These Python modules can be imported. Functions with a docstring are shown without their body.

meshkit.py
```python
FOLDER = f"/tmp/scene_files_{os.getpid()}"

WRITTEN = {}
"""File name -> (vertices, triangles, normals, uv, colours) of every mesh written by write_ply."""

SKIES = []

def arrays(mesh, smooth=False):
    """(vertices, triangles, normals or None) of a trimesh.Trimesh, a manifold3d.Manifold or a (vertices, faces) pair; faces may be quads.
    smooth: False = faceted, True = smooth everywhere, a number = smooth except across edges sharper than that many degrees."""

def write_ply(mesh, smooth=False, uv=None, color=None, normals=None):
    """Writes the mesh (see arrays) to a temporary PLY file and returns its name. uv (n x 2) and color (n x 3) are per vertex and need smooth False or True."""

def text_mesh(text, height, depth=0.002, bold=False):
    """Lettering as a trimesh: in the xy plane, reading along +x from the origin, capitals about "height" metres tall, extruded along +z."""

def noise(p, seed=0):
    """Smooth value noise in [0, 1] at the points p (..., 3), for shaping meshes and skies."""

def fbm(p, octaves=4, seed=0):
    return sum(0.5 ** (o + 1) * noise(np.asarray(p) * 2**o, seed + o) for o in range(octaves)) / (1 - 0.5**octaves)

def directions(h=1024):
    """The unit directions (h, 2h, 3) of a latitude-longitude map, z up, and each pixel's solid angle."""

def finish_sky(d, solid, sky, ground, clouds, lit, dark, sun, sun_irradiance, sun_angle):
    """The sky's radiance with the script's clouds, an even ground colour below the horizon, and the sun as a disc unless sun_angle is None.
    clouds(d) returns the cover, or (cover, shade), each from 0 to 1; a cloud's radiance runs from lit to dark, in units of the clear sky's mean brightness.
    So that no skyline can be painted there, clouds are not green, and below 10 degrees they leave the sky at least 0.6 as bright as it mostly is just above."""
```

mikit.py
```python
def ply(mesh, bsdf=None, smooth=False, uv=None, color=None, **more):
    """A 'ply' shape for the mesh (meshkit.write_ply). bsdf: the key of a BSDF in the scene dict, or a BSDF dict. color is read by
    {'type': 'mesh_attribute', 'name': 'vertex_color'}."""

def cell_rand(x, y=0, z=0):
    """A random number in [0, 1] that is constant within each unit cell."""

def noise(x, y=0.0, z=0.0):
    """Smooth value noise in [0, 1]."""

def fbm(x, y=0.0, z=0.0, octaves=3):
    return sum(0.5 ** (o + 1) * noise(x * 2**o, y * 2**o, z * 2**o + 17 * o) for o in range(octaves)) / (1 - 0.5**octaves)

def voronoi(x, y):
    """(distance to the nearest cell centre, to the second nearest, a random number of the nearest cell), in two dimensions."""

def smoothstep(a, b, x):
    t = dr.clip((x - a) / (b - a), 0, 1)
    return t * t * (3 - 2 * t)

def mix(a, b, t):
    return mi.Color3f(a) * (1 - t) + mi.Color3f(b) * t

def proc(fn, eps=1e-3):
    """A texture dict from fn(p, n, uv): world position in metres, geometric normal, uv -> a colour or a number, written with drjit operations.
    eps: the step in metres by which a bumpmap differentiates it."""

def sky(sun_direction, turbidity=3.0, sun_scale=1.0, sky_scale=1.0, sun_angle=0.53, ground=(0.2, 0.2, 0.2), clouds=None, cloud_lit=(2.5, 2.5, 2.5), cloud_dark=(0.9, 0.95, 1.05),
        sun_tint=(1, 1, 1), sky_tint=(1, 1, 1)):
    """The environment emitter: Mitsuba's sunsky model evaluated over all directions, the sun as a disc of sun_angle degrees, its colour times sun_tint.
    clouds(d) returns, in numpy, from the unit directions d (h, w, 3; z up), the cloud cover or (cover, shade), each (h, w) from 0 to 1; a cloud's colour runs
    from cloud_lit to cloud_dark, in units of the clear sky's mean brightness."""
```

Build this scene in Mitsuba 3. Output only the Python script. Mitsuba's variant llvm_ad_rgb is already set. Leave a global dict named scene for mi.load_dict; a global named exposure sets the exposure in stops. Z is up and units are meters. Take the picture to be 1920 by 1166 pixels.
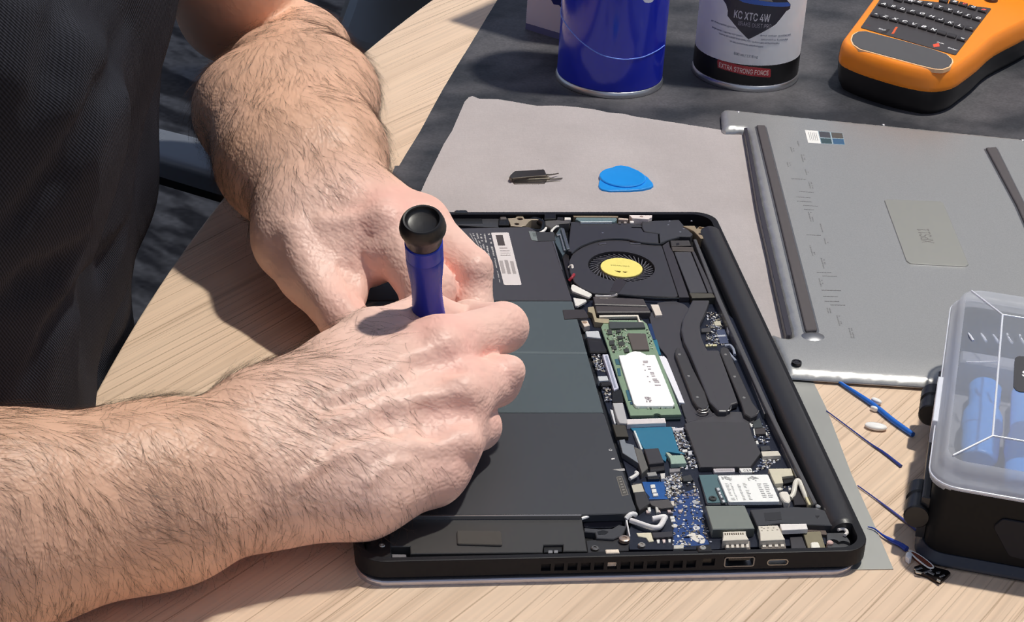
import math
import numpy as np, trimesh, mapbox_earcut, manifold3d as m3, drjit as dr, mitsuba as mi
import mikit, meshkit
from shapely.geometry import Polygon
from mikit import noise, fbm, smoothstep, mix
T = mi.ScalarTransform4f
scene, labels = {'type': 'scene'}, {}

# ---------------------------------------------------------------- camera, light, exposure
CAM = np.array([-.0476, -.6577, .4708])
scene['camera'] = {'type': 'perspective', 'fov': 27.3, 'fov_axis': 'x', 'near_clip': .02, 'far_clip': 60.0,
                   'to_world': T().look_at(origin=CAM.tolist(), target=[.086, .21508, .00132], up=[.00698, .47288, .8811])}

def cloud_cover(d):
    n = meshkit.fbm(d * [2.2, 2.2, 3.5] + 7.0, 4, seed=3)
    return np.clip((n - .25) * 2.2, 0, 1), np.clip((n - .5) * 2, 0, 1)

# daylight from a cloudy sky fills the room; the sharp shadows come from one warm white lamp hanging to the right of the table
scene['sky'] = mikit.sky((-.5, -.3, 1.0), turbidity=4.0, sun_scale=0.0, sky_scale=1.2, sun_angle=3.0, ground=(.16, .15, .14), clouds=cloud_cover,
                         cloud_lit=(1.0, 1.02, 1.08), cloud_dark=(.8, .84, .92), sky_tint=(.95, 1.0, 1.08))
LAMP, LAMP_AIM, LAMP_RADIANCE = np.array([.66, .42, 1.75]), np.array([.05, .20, 0]), (820.0, 785.0, 700.0)
exposure = 1.1

# ---------------------------------------------------------------- helpers (shapes are written in millimetres)
def lin(c):
    c = np.asarray(c, float) / 255
    return np.where(c <= .04045, c / 12.92, ((c + .055) / 1.055) ** 2.4)

def tag(key, label=None, cat=None, group=None, kind=None):
    labels[key] = {k: v for k, v in (('label', label), ('category', cat), ('group', group), ('kind', kind)) if v}

def new_key(key):
    if key not in scene:
        return key
    n = 1
    while '%s_%03d' % (key, n) in scene:
        n += 1
    return '%s_%03d' % (key, n)

def add(key, mesh, mat, smooth=30, col=None, label=None, kind=None):
    """One entry of the scene; the mesh in mm. col: one sRGB colour, or linear colours per vertex."""
    key = new_key(key)
    if hasattr(mesh, 'to_mesh'):
        q = mesh.to_mesh(); mesh = (q.vert_properties[:, :3], q.tri_verts)
    if isinstance(mesh, trimesh.Trimesh):
        mesh = (np.array(mesh.vertices), np.array(mesh.faces))
    v, f = np.asarray(mesh[0], float) / 1000, np.asarray(mesh[1], int)
    if f.shape[1] == 4:
        f = np.vstack([f[:, [0, 1, 2]], f[:, [0, 2, 3]]])
    color = None
    if col is not None:
        if not isinstance(smooth, bool):
            tm = trimesh.graph.smooth_shade(trimesh.Trimesh(v, f, process=False), angle=np.radians(smooth), facet_minarea=None)
            v, f, smooth = np.array(tm.vertices), np.array(tm.faces), True
        color = np.tile(lin(col), (len(v), 1)) if np.ndim(col) == 1 else np.asarray(col)
    scene[key] = mikit.ply((v, f), mat, smooth=smooth, color=color)
    if label or kind:
        tag(key, label, kind=kind)
    return key

def cat(ms):
    V, F, n = [], [], 0
    for v, f in ms:
        v, f = np.asarray(v, float), np.asarray(f, int)
        if f.shape[1] == 4:
            f = np.vstack([f[:, [0, 1, 2]], f[:, [0, 2, 3]]])
        V.append(v); F.append(f + n); n += len(v)
    return np.vstack(V), np.vstack(F)

def ccw(p):
    p = np.asarray(p, float)
    a = np.sum(p[:, 0] * np.roll(p[:, 1], -1) - np.roll(p[:, 0], -1) * p[:, 1])
    return p if a > 0 else p[::-1]

def rounded(p, r, seg=5):
    g = Polygon(ccw(p)).buffer(-r, join_style=2).buffer(r, quad_segs=seg)
    if g.is_empty:
        return ccw(p)
    if g.geom_type != 'Polygon':
        g = max(g.geoms, key=lambda q: q.area)
    return ccw(np.array(g.exterior.coords)[:-1])

def inset(p, d):
    """Moves every corner of a counter-clockwise outline inwards by d (mitred, limited)."""
    a, b = np.roll(p, 1, 0), np.roll(p, -1, 0)
    t1, t2 = p - a, b - p
    t1 = t1 / (np.linalg.norm(t1, axis=1, keepdims=True) + 1e-9); t2 = t2 / (np.linalg.norm(t2, axis=1, keepdims=True) + 1e-9)
    n1, n2 = np.c_[-t1[:, 1], t1[:, 0]], np.c_[-t2[:, 1], t2[:, 0]]
    n = n1 + n2
    k = np.clip(np.sum(n * n1, 1, keepdims=True), .35, None)
    return p + n / k * d

def prism(p, z0, z1, b=.2, steps=1):
    """Outline p from z0 to z1, its upper edge chamfered (steps=1) or rounded by b."""
    p = ccw(p); n = len(p)
    rings = [np.c_[p, np.full(n, z0)]]
    if b > 0:
        for s in range(steps + 1):
            a = s / steps * math.pi / 2
            rings.append(np.c_[inset(p, b * (1 - math.cos(a))), np.full(n, z1 - b + b * math.sin(a))])
    else:
        rings.append(np.c_[p, np.full(n, z1)])
    v = np.vstack(rings); f = []
    i = np.arange(n); j = (i + 1) % n
    for r in range(len(rings) - 1):
        o = r * n
        f += [np.c_[o + i, o + j, o + n + j], np.c_[o + i, o + n + j, o + n + i]]
    tri = np.asarray(mapbox_earcut.triangulate_float64(np.ascontiguousarray(rings[-1][:, :2]), np.array([n], np.uint32))).reshape(-1, 3).astype(int)
    o = (len(rings) - 1) * n
    f += [tri + o, tri[:, ::-1]]
    return v, np.vstack(f)

def slab(key, p, z0, z1, col=None, mat='matte', b=.2, r=0, label=None, kind=None, smooth=False, steps=1):
    if r:
        p = rounded(p, r)
    return add(key, prism(p, z0, z1, b, steps), mat, smooth, col, label, kind)

def boxm(x0, x1, y0, y1, z0, z1, b=0.0):
    return prism([(x0, y0), (x1, y0), (x1, y1), (x0, y1)], z0, z1, b)

def circle(x, y, r, n=32):
    a = np.arange(n) * 2 * math.pi / n
    return np.c_[x + r * np.cos(a), y + r * np.sin(a)]

def lathe(prof, n=64, close=False):
    """Profile [(r, z)...] turned about the z axis."""
    prof = np.asarray(prof, float); m = len(prof)
    a = np.arange(n) * 2 * math.pi / n
    v = np.stack([prof[None, :, 0] * np.cos(a)[:, None], prof[None, :, 0] * np.sin(a)[:, None], np.tile(prof[:, 1], (n, 1))], -1).reshape(-1, 3)
    i, k = np.meshgrid(np.arange(n), np.arange(m - 1), indexing='ij')
    i, k = i.ravel(), k.ravel(); j = (i + 1) % n
    return v, np.c_[i * m + k, j * m + k, j * m + k + 1, i * m + k + 1]

def frame(d):
    d = np.asarray(d, float) / np.linalg.norm(d)
    x = np.cross(d, [0, 0, 1.0] if abs(d[2]) < .95 else [1.0, 0, 0]); x /= np.linalg.norm(x)
    return x, np.cross(d, x), d

def moved(m, R=None, t=(0, 0, 0)):
    v = np.asarray(m[0], float)
    if R is not None:
        v = v @ np.asarray(R, float).T
    return v + np.asarray(t, float), m[1]

def spline(p, n=6):
    """Catmull-Rom through the points."""
    p = np.asarray(p, float)
    q = np.vstack([2 * p[0] - p[1], p, 2 * p[-1] - p[-2]])
    out = []
    for i in range(1, len(q) - 2):
        for t in np.linspace(0, 1, n, endpoint=False):
            a, b, c, d = q[i - 1:i + 3]
            out.append(.5 * (2 * b + (c - a) * t + (2 * a - 5 * b + 4 * c - d) * t * t + (3 * b - a - 3 * c + d) * t ** 3))
    return np.vstack([out, p[-1:]])

def tube(p, r, n=10, flat=1.0):
    """Tube along points; r one radius or one per point; flat squashes it in z."""
    p = np.asarray(p, float); r = np.broadcast_to(r, len(p)).astype(float)
    d = np.gradient(p, axis=0); d /= np.linalg.norm(d, axis=1, keepdims=True) + 1e-12
    up = np.array([0, 0, 1.0])
    s = np.cross(d, up); bad = np.linalg.norm(s, axis=1) < .05
    s[bad] = [1, 0, 0]; s /= np.linalg.norm(s, axis=1, keepdims=True)
    w = np.cross(s, d)
    a = np.arange(n) * 2 * math.pi / n
    v = p[:, None] + r[:, None, None] * (s[:, None] * np.cos(a)[None, :, None] + flat * w[:, None] * np.sin(a)[None, :, None])
    m = len(p); v = np.vstack([v.reshape(-1, 3), p[:1], p[-1:]])
    k, i = np.meshgrid(np.arange(m - 1), np.arange(n), indexing='ij'); k, i = k.ravel(), i.ravel(); j = (i + 1) % n
    f = np.vstack([np.c_[k * n + i, k * n + j, (k + 1) * n + j], np.c_[k * n + i, (k + 1) * n + j, (k + 1) * n + i]])
    i = np.arange(n); j = (i + 1) % n
    return v, np.vstack([f, np.c_[j, i, np.full(n, m * n)], np.c_[(m - 1) * n + i, (m - 1) * n + j, np.full(n, m * n + 1)]])

def z3(p, z):
    p = np.asarray(p, float)
    return np.c_[p, np.broadcast_to(z, len(p))]

def quad_map(q, s, t):
    """Point at (s, t) in the quadrilateral q = (origin, +s, opposite, +t)."""
    q = np.asarray(q, float); s, t = np.asarray(s)[..., None], np.asarray(t)[..., None]
    return q[0] * (1 - s) * (1 - t) + q[1] * s * (1 - t) + q[2] * s * t + q[3] * (1 - s) * t

def sub_quad(q, s0, s1, t0, t1):
    return [quad_map(q, a, b) for a, b in ((s0, t0), (s1, t0), (s1, t1), (s0, t1))]

def words(text, height, origin, along, up, normal_shift=.03, depth=.04, bold=False, squeeze=1.0):
    """Lettering as thin raised ink: origin, reading direction and up direction are 3D, mm."""
    m = meshkit.text_mesh(text, height, depth, bold)
    a, u = np.asarray(along, float), np.asarray(up, float)
    a /= np.linalg.norm(a); u = u - a * np.dot(a, u); u /= np.linalg.norm(u)
    R = np.c_[a * squeeze, u, np.cross(a, u)]
    return moved((m.vertices, m.faces), R, np.asarray(origin, float) + np.cross(a, u) * normal_shift)

# ---------------------------------------------------------------- materials
VC = {'type': 'mesh_attribute', 'name': 'vertex_color'}
def rgb(c):
    return {'type': 'rgb', 'value': [float(x) for x in lin(c)]}
def principled(key, c, rough, spec=.5, metal=0.0, two=True, **kw):
    b = {'type': 'principled', 'base_color': c if isinstance(c, dict) else rgb(c), 'roughness': rough, 'specular': spec, 'metallic': metal, **kw}
    scene[key] = {'type': 'twosided', 'b': b} if two else b
principled('matte', VC, .62, .35)
principled('satin', VC, .38, .5)
principled('gloss', VC, .14, .5)
principled('dull', VC, .5, .2)
principled('metal', VC, .34, .5, .9)
principled('metal_soft', VC, .5, .5, .75)
principled('paper', VC, .8, .15)

GA = math.atan2(.745, .667)           # the grain runs along this direction on the table
def wood_color(p, n, uv):
    g = p.x * math.cos(GA) + p.y * math.sin(GA)
    c = -p.x * math.sin(GA) + p.y * math.cos(GA)
    w = c + .010 * (fbm(g * 2.2, c * 9.0, 3.1, 3) - .5) + .004 * (noise(g * 9.0, c * 30.0) - .5)
    q = w * 210.0 + 1.1 * noise(g * 6.0, w * 45.0, 12.0)
    cell = dr.floor(q)
    pore = smoothstep(.10, .02, dr.abs(q - cell - .5)) * smoothstep(.42, .68, noise(g * 9.0, cell * 3.7, 5.0))
    q2 = w * 520.0 + noise(g * 8.0, w * 60.0, 15.0)
    cell2 = dr.floor(q2)
    pore2 = smoothstep(.16, .03, dr.abs(q2 - cell2 - .5)) * smoothstep(.52, .74, noise(g * 16.0, cell2 * 2.9, 8.0))
    fine = noise(g * 14.0, w * 900.0, 1.0)
    streak = smoothstep(.60, .92, noise(g * 5.0, w * 420.0, 4.0)) * smoothstep(.35, .7, noise(g * 3.5, w * 60.0, 9.0))
    band = fbm(g * 1.5, w * 38.0, 2.0, 3)
    base = mix((.70, .515, .375), (.775, .59, .44), band)
    knot = smoothstep(.62, .80, noise(g * 2.6, w * 150.0, 6.0)) * smoothstep(.4, .6, noise(g * 9.0, w * 300.0, 8.0))
    base = mix(base, (.44, .30, .20), dr.clip(streak * .35 + knot * .25 + pore * .75 + pore2 * .5, 0, 1))
    return base * (.94 + .12 * fine)
principled('wood', mikit.proc(wood_color), .52, .3)

def carpet_color(p, n, uv):
    u_, v_ = p.x * .8 + p.y * .6, -p.x * .6 + p.y * .8
    a = fbm(u_ * 34.0, v_ * 13.0, 0.0, 3)
    b = noise(p.x * 160.0, p.y * 160.0, 3.0)
    return mix((.026, .026, .031), (.098, .098, .108), smoothstep(.36, .66, a)) * (.8 + .4 * b)
principled('carpet', mikit.proc(carpet_color), .95, .1)

def leather_color(p, n, uv):
    a = fbm(p.x * 22.0 + p.y * 6.0, p.y * 30.0 - p.x * 8.0, 1.0, 4)
    b = noise(p.x * 900.0, p.y * 900.0, 3.0)
    return mix((.020, .022, .029), (.084, .081, .090), smoothstep(.28, .74, a)) * (.85 + .3 * b)
def leather_bump(p, n, uv):
    return fbm(p.x * 60.0, p.y * 40.0, 2.0, 4)
scene['mat_cloth'] = {'type': 'twosided', 'b': {'type': 'bumpmap', 'scale': .0012, 'arbitrary': mikit.proc(leather_bump, 5e-4), 'bsdf': {
    'type': 'principled', 'base_color': mikit.proc(leather_color), 'roughness': .6, 'specular': .45}}}

def cloth_color(p, n, uv):
    a = fbm(p.x * 30.0, p.y * 30.0, 5.0, 4)
    b = noise(p.x * 1500.0, p.y * 1500.0, 2.0)
    w = noise(p.x * 5000.0, p.y * 300.0, 7.0) * noise(p.x * 300.0, p.y * 5000.0, 8.0)
    return mix((.395, .355, .355), (.48, .435, .435), a) * (.94 + .06 * b + .1 * w)
principled('cloth', mikit.proc(cloth_color), .9, .1)

def aluminium_color(p, n, uv):
    a = noise(p.x * 2600.0, p.y * 2600.0, 1.0)
    return mi.Color3f(.51, .505, .50) * (.95 + .1 * a)
principled('aluminium', mikit.proc(aluminium_color), .34, .5, .65)

def film_color(p, n, uv):
    a = fbm(p.x * 90.0, p.y * 60.0, 5.0, 3)
    b = noise(p.x * 3500.0, p.y * 3500.0, 2.0)
    return mix((.048, .047, .051), (.056, .055, .058), a) * (.9 + .2 * b)
principled('film', mikit.proc(film_color), .42, .5)

# ---------------------------------------------------------------- the setting: floor, table, chair
add('floor', boxm(-3500, 4500, -3000, 5500, -745, -730), 'carpet', False)
tag('floor', 'dark grey mottled carpet floor seen past the table edge', kind='structure')
TC, TR = (1665.6, -238.7), 1812.2
k = 720
prof = [(0.0, -26.0), (TR - 3, -26.0), (TR - .5, -23.5), (TR - .5, -1.6), (TR - .9, -.6), (TR - 1.9, 0.0), (0.0, 0.0)]
add('table__top', moved(lathe(prof, k), None, (TC[0], TC[1], 0)), 'wood', 40)
tag('table', 'large round table with a pale oak grained top under the laptop', 'table')
add('table__pedestal', moved(lathe([(0, -730), (420, -730), (420, -722), (90, -700), (70, -660), (70, -60), (300, -26), (0, -26)], 48), None, (TC[0], TC[1], 0)), 'metal_soft', 40, (60, 60, 62))

# mat and cloths under the tools
def cloth_mesh(outline, z0, thick, cell, amp, seed, scale=.03):
    from scipy.spatial import Delaunay
    from shapely import contains_xy
    g = Polygon(ccw(outline))
    edge = np.array(g.segmentize(cell).exterior.coords)[:-1]
    x0, y0, x1, y1 = g.bounds
    X, Y = np.meshgrid(np.arange(x0, x1, cell), np.arange(y0, y1, cell))
    P = np.c_[X.ravel(), Y.ravel()]
    P = P[contains_xy(g.buffer(-cell * .5), P[:, 0], P[:, 1])]
    A = np.vstack([edge, P]); tri = Delaunay(A).simplices
    c = A[tri].mean(1); tri = tri[contains_xy(g, c[:, 0], c[:, 1])]
    a = A[tri]; area = (a[:, 1, 0] - a[:, 0, 0]) * (a[:, 2, 1] - a[:, 0, 1]) - (a[:, 2, 0] - a[:, 0, 0]) * (a[:, 1, 1] - a[:, 0, 1])
    tri = np.where(area[:, None] > 0, tri, tri[:, ::-1])
    h = meshkit.fbm(np.c_[A * scale, np.zeros(len(A))], 4, seed)
    n, m = len(A), len(edge)
    top = np.c_[A, z0 + thick + amp * np.clip(h - .35, 0, 1)]
    bot = np.c_[A, np.full(n, z0)]
    i = np.arange(m); j = (i + 1) % m
    f = np.vstack([tri, tri[:, ::-1] + n, np.c_[i + n, j + n, j], np.c_[i + n, j, i]])
    return np.vstack([top, bot]), f
mat_outline = [(129.3,647.5),(98.9,553.8),(79.1,493.1),(59.9,429.1),(44.8,382.6),(42.7,382.6),(35.1,351.3),(23.6,311.4)] + [(40, 308), (203, 308), (205, 190), (330, 170), (560, 330), (700, 760), (120, 800)]
add('work_mat', cloth_mesh(mat_outline, 0.05, .7, 7.0, .9, 4), 'mat_cloth', 40)
tag('work_mat', 'dark grey soft work mat spread on the table under the cans', 'mat')
cloth_outline = [(89.5,471.3),(92.7,477.8),(95.0,479.5),(98.4,475.5),(109.6,474.8),(118.8,471.0),(131.5,464.8),(145.1,465.8),(155.6,464.3),(164.6,461.3),(172.3,456.6),(180.5,455.2),(186.1,451.3),(199.6,446.0),(212.4,440.7),(233.6,430.9),(245.2,425.7)] + \
    [(262, 380), (225, 168), (204, 186), (202.5, 306), (30, 306)] + [(46.1,319.3),(52.7,343.2),(58.1,363.2),(65.1,386.8),(71.6,409.9),(77.8,427.7),(84.0,450.7)]
add('cleaning_cloth', cloth_mesh(cloth_outline, .8, .7, 5.0, 2.2, 11, .022), 'cloth', 40)
tag('cleaning_cloth', 'pale grey pink microfibre cloth lying on the dark mat', 'cloth')
sheet_outline = [(204.8,153.4),(215.9,153.7),(216.0,123.7),(212.8,67.7),(212.2,28.2),(211.3,0.3),(195.1,0.6),(186.6,0.9)] + [(170, 20), (170, 150)]
add('plastic_sheet', cloth_mesh(sheet_outline, .05, .3, 8.0, .25, 9), 'metal_soft', 40, (176, 176, 172))
tag('plastic_sheet', 'flat silver grey plastic sheet sticking out under the laptop hinge', 'sheet')

# ---------------------------------------------------------------- the opened laptop
LP = 'laptop'
tag(LP, 'black opened laptop lying face down with battery, fan and circuit board exposed', 'laptop')
def M(m):
    v, f = m
    v = np.asarray(v, np.float32); f = np.asarray(f)
    if f.shape[1] == 4:
        f = np.vstack([f[:, [0, 1, 2]], f[:, [0, 2, 3]]])
    return m3.Manifold(m3.Mesh(v, np.asarray(f, np.uint32)))

base = rounded([(0, -1.5), (201, -1.5), (201.5, 304.5), (0, 304.5)], 11, 8)
inner = rounded([(3.2, 1.2), (197.6, 1.2), (198, 301.2), (3.2, 301.2)], 9, 8)
shell = M(prism(base, 3.4, 10.7, .5, 2)) - M(prism(inner, 4.6, 20, 0))
vents = [(70.5 + 5.16 * k, 74.2 + 5.16 * k, 4.7, 8.0) for k in range(12)] + [(133.6, 138.4, 5.4, 8.6)]
for x0, x1, z0, z1 in vents:
    shell = shell - M(boxm(x0, x1, -3, .3, z0, z1))
shell = shell - M(boxm(142.0, 154.2, -3, 6, 4.6, 9.2)) - M(prism(rounded([(159.2, 4.9), (167.6, 4.9), (167.6, 7.6), (159.2, 7.6)], 1.3), -3, 3, 0)).rotate((90, 0, 0)).translate((0, 0, 0))
shell = shell - M(moved(prism(circle(0, 0, 1.5, 16), -3, 2, 0), np.array([[1, 0, 0], [0, 0, 1], [0, 1, 0]])[:, [0, 1, 2]], (180.4, 0, 6.9)))
add(LP + '__base', shell, 'dull', 30, (27, 27, 32))
slab(LP + '__screen_lid', rounded([(.6, -2.8), (197, -2.8), (197.5, 303.5), (.6, 303.5)], 11, 8), 0, 2.4, (196, 194, 204), 'metal', 1.0, steps=3, smooth=False, label='silver edge of the closed lid')
slab(LP + '__lid_gasket', inset(base, 2.2), 2.4, 3.5, (16, 16, 18), 'satin', 0)
slab(LP + '__tray', inset(inner, -.4), 4.4, 4.7, (24, 24, 27), 'satin', 0)
# ports of the near wall
def port(name, x0, x1, z0, z1, r, w, col, mat='metal'):
    o = rounded([(x0, z0), (x1, z0), (x1, z1), (x0, z1)], r)
    ring = M(prism(inset(o, -w), 0, 4, 0)) - M(prism(o, -1, 5, 0))
    return add(LP + '__' + name, ring.rotate((90, 0, 0)).translate((0, 2.3, 0)), mat, 30, col)
port('usb_port', 142.6, 153.6, 5.1, 8.7, .5, .55, (120, 120, 124))
add(LP + '__usb_port__tongue', boxm(144, 152.4, -.6, 6, 6.9, 8.2), 'satin', False, (28, 28, 30))
port('small_usb_port', 159.6, 167.2, 5.3, 7.3, .9, .45, (150, 148, 146))
# hinge barrel: flattened round cover along the hinge edge
def barrel():
    ys = np.r_[np.linspace(17, 19.5, 4), np.linspace(24, 280, 12), np.linspace(283.5, 286, 4)]
    a = np.arange(28) * 2 * math.pi / 28
    V = []
    for y in ys:
        e = min(1.0, .86 + .14 * min(y - 17, 286 - y) / 2.5)
        V.append(np.c_[195.3 + (y - 150) * .0022 + 6.3 * e * np.cos(a), np.full(28, y), 6.6 + 5.6 * e * np.sin(a)])
    n = 28; m = len(ys); v = np.vstack(V + [[[195.3, 17, 6.6]], [[195.3, 286, 6.6]]]); f = []
    i = np.arange(n); j = (i + 1) % n
    for k in range(m - 1):
        f += [np.c_[k * n + i, (k + 1) * n + i, (k + 1) * n + j], np.c_[k * n + i, (k + 1) * n + j, k * n + j]]
    f += [np.c_[i, j, np.full(n, m * n)], np.c_[j + (m - 1) * n, i + (m - 1) * n, np.full(n, m * n + 1)]]
    return v, np.vstack(f)
add(LP + '__hinge_cover', barrel(), 'satin', 40, (47, 46, 49))
slab(LP + '__hinge_rail', [(184.6,273.2),(186.2,273.2),(185.2,209.0),(185.6,112.6),(185.7,107.6),(187.5,33.3),(185.7,32.2),(183.5,106.3),(183.4,111.3),(182.9,208.0)], 4.6, 10.4, (78, 77, 80), 'satin', .3)
slab(LP + '__hinge_rail_edge', [(183.8,155.0),(184.7,155.5),(183.7,115.7),(183.4,106.1),(182.6,105.7),(182.8,114.8)], 4.6, 8.6, (165, 163, 160), 'metal', .1)
slab(LP + '__hinge_rail_edge', [(184.1,81.1),(185.0,82.0),(185.0,55.7),(184.4,54.9)], 4.6, 8.6, (175, 173, 168), 'metal', .1)
slab(LP + '__hinge_rail_edge', [(182.9,184.3),(183.4,184.5),(183.7,176.2),(183.2,175.9)], 4.6, 8.6, (235, 233, 230), 'satin', .1)

# battery: three cells under film, with labels
BT = LP + '__battery'
cell_far = [(8.6,285.0),(103.2,288.8),(112.9,272.4),(113.5,209.5),(4.8,211.0)]
cell_mid = [(7.3,210.4),(113.5,209.0),(112.0,106.9),(6.1,109.7)]
cell_near = [(6.0,109.2),(112.0,106.5),(112.8,38.7),(113.1,31.8),(109.4,29.2),(90.4,28.8),(7.3,31.4)]
slab(BT + '__cell', cell_far, 4.7, 9.8, (68, 66, 71), 'satin', .35, 1.2)
slab(BT + '__cell', cell_mid, 4.7, 9.7, (79, 88, 92), 'satin', .3, .6, label='greenish grey middle section of the battery')
slab(BT + '__cell', cell_near, 4.7, 9.8, (63, 64, 68), 'satin', .35, 1.0)
slab(BT + '__seam', [(2.5,164.4),(112.8,159.8),(112.7,157.8),(2.4,162.4)], 9.6, 9.78, (92, 101, 104), 'satin', .05)
lab = [(82.9,225.4),(91.4,225.3),(92.0,282.2),(83.1,282.0)]
slab(BT + '__label', lab, 9.7, 9.95, (216, 208, 208), 'paper', .05, .9, label='white printed label on the battery')
for s0, s1, t0, t1, c in [(.22, .62, .74, .945, (78, 72, 74)), (.25, .7, .68, .70, (150, 140, 140)), (.25, .8, .63, .645, (160, 150, 150)), (.25, .8, .59, .60, (160, 150, 150)), (.2, .78, .545, .56, (140, 132, 132)),
                          (.06, .26, .21, .45, (168, 160, 160)), (.36, .56, .2, .46, (160, 152, 152)), (.66, .86, .2, .44, (164, 156, 156))]:
    slab(BT + '__label__print', sub_quad(lab, s0, s1, t0, t1), 9.93, 9.98, c, 'paper', 0)
rows = [(81.5,226.5),(81.0,227.4),(81.2,281.5),(82.6,281.8)], [(79.1,230.8),(78.5,231.7),(78.9,281.5),(80.2,281.8)], [(78.1,239.1),(77.2,241.8),(77.0,281.5),(78.2,281.8)], [(77.3,250.7),(76.5,254.3),(75.1,281.5),(76.3,281.8)], [(75.9,263.4),(75.0,267.1),(73.2,281.5),(74.4,281.8)], [(73.9,271.7),(73.1,274.5),(71.8,281.6),(72.8,281.8)]
rg = np.random.default_rng(5)
ink = []
for k, q in enumerate(rows):
    t = .02
    while t < .97:
        w = rg.uniform(.012, .05)
        if rg.random() < .86 and not (.70 < t < .76):
            ink.append(prism(sub_quad(q, .1, .1 + rg.uniform(.5, .85), t, min(.99, t + w)), 9.78, 9.84, 0))
        t += w + rg.uniform(.006, .012)
add(BT + '__lettering', cat(ink), 'paper', False, (176, 172, 172), 'rows of small pale print on the battery', 'stuff')
mk = np.mean([(109.9,76.5),(110.1,76.5)], 0)
add(BT + '__mark', M(prism(circle(mk[0], mk[1], .75, 20), 9.78, 9.86, 0)) - M(prism(circle(mk[0], mk[1], .5, 20), 9, 10, 0)), 'paper', False, (190, 188, 188))
slab(BT + '__mark', [(109.2,69.9),(110.6,70.1),(110.6,69.2),(109.2,68.9)], 9.75, 9.88, (225, 222, 220), 'paper', 0)
slab(BT + '__mark', [(108.4,61.3),(113.4,62.1),(113.4,60.3),(111.4,60.0)], 9.75, 9.9, (165, 162, 160), 'paper', 0)
tl = [(108.9,41.4),(111.8,42.3),(111.4,56.4),(108.9,55.8)]
slab(BT + '__small_label', tl, 9.75, 9.92, (116, 112, 108), 'paper', .03)
slab(BT + '__small_label__panel', sub_quad(tl, .14, .86, .05, .95), 9.9, 9.95, (84, 82, 80), 'paper', 0)
for t in (.12, .26, .4, .54, .68, .82):
    slab(BT + '__small_label__print', sub_quad(tl, .3, .7, t, t + .07), 9.93, 9.98, (130, 126, 122), 'paper', 0)

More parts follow.
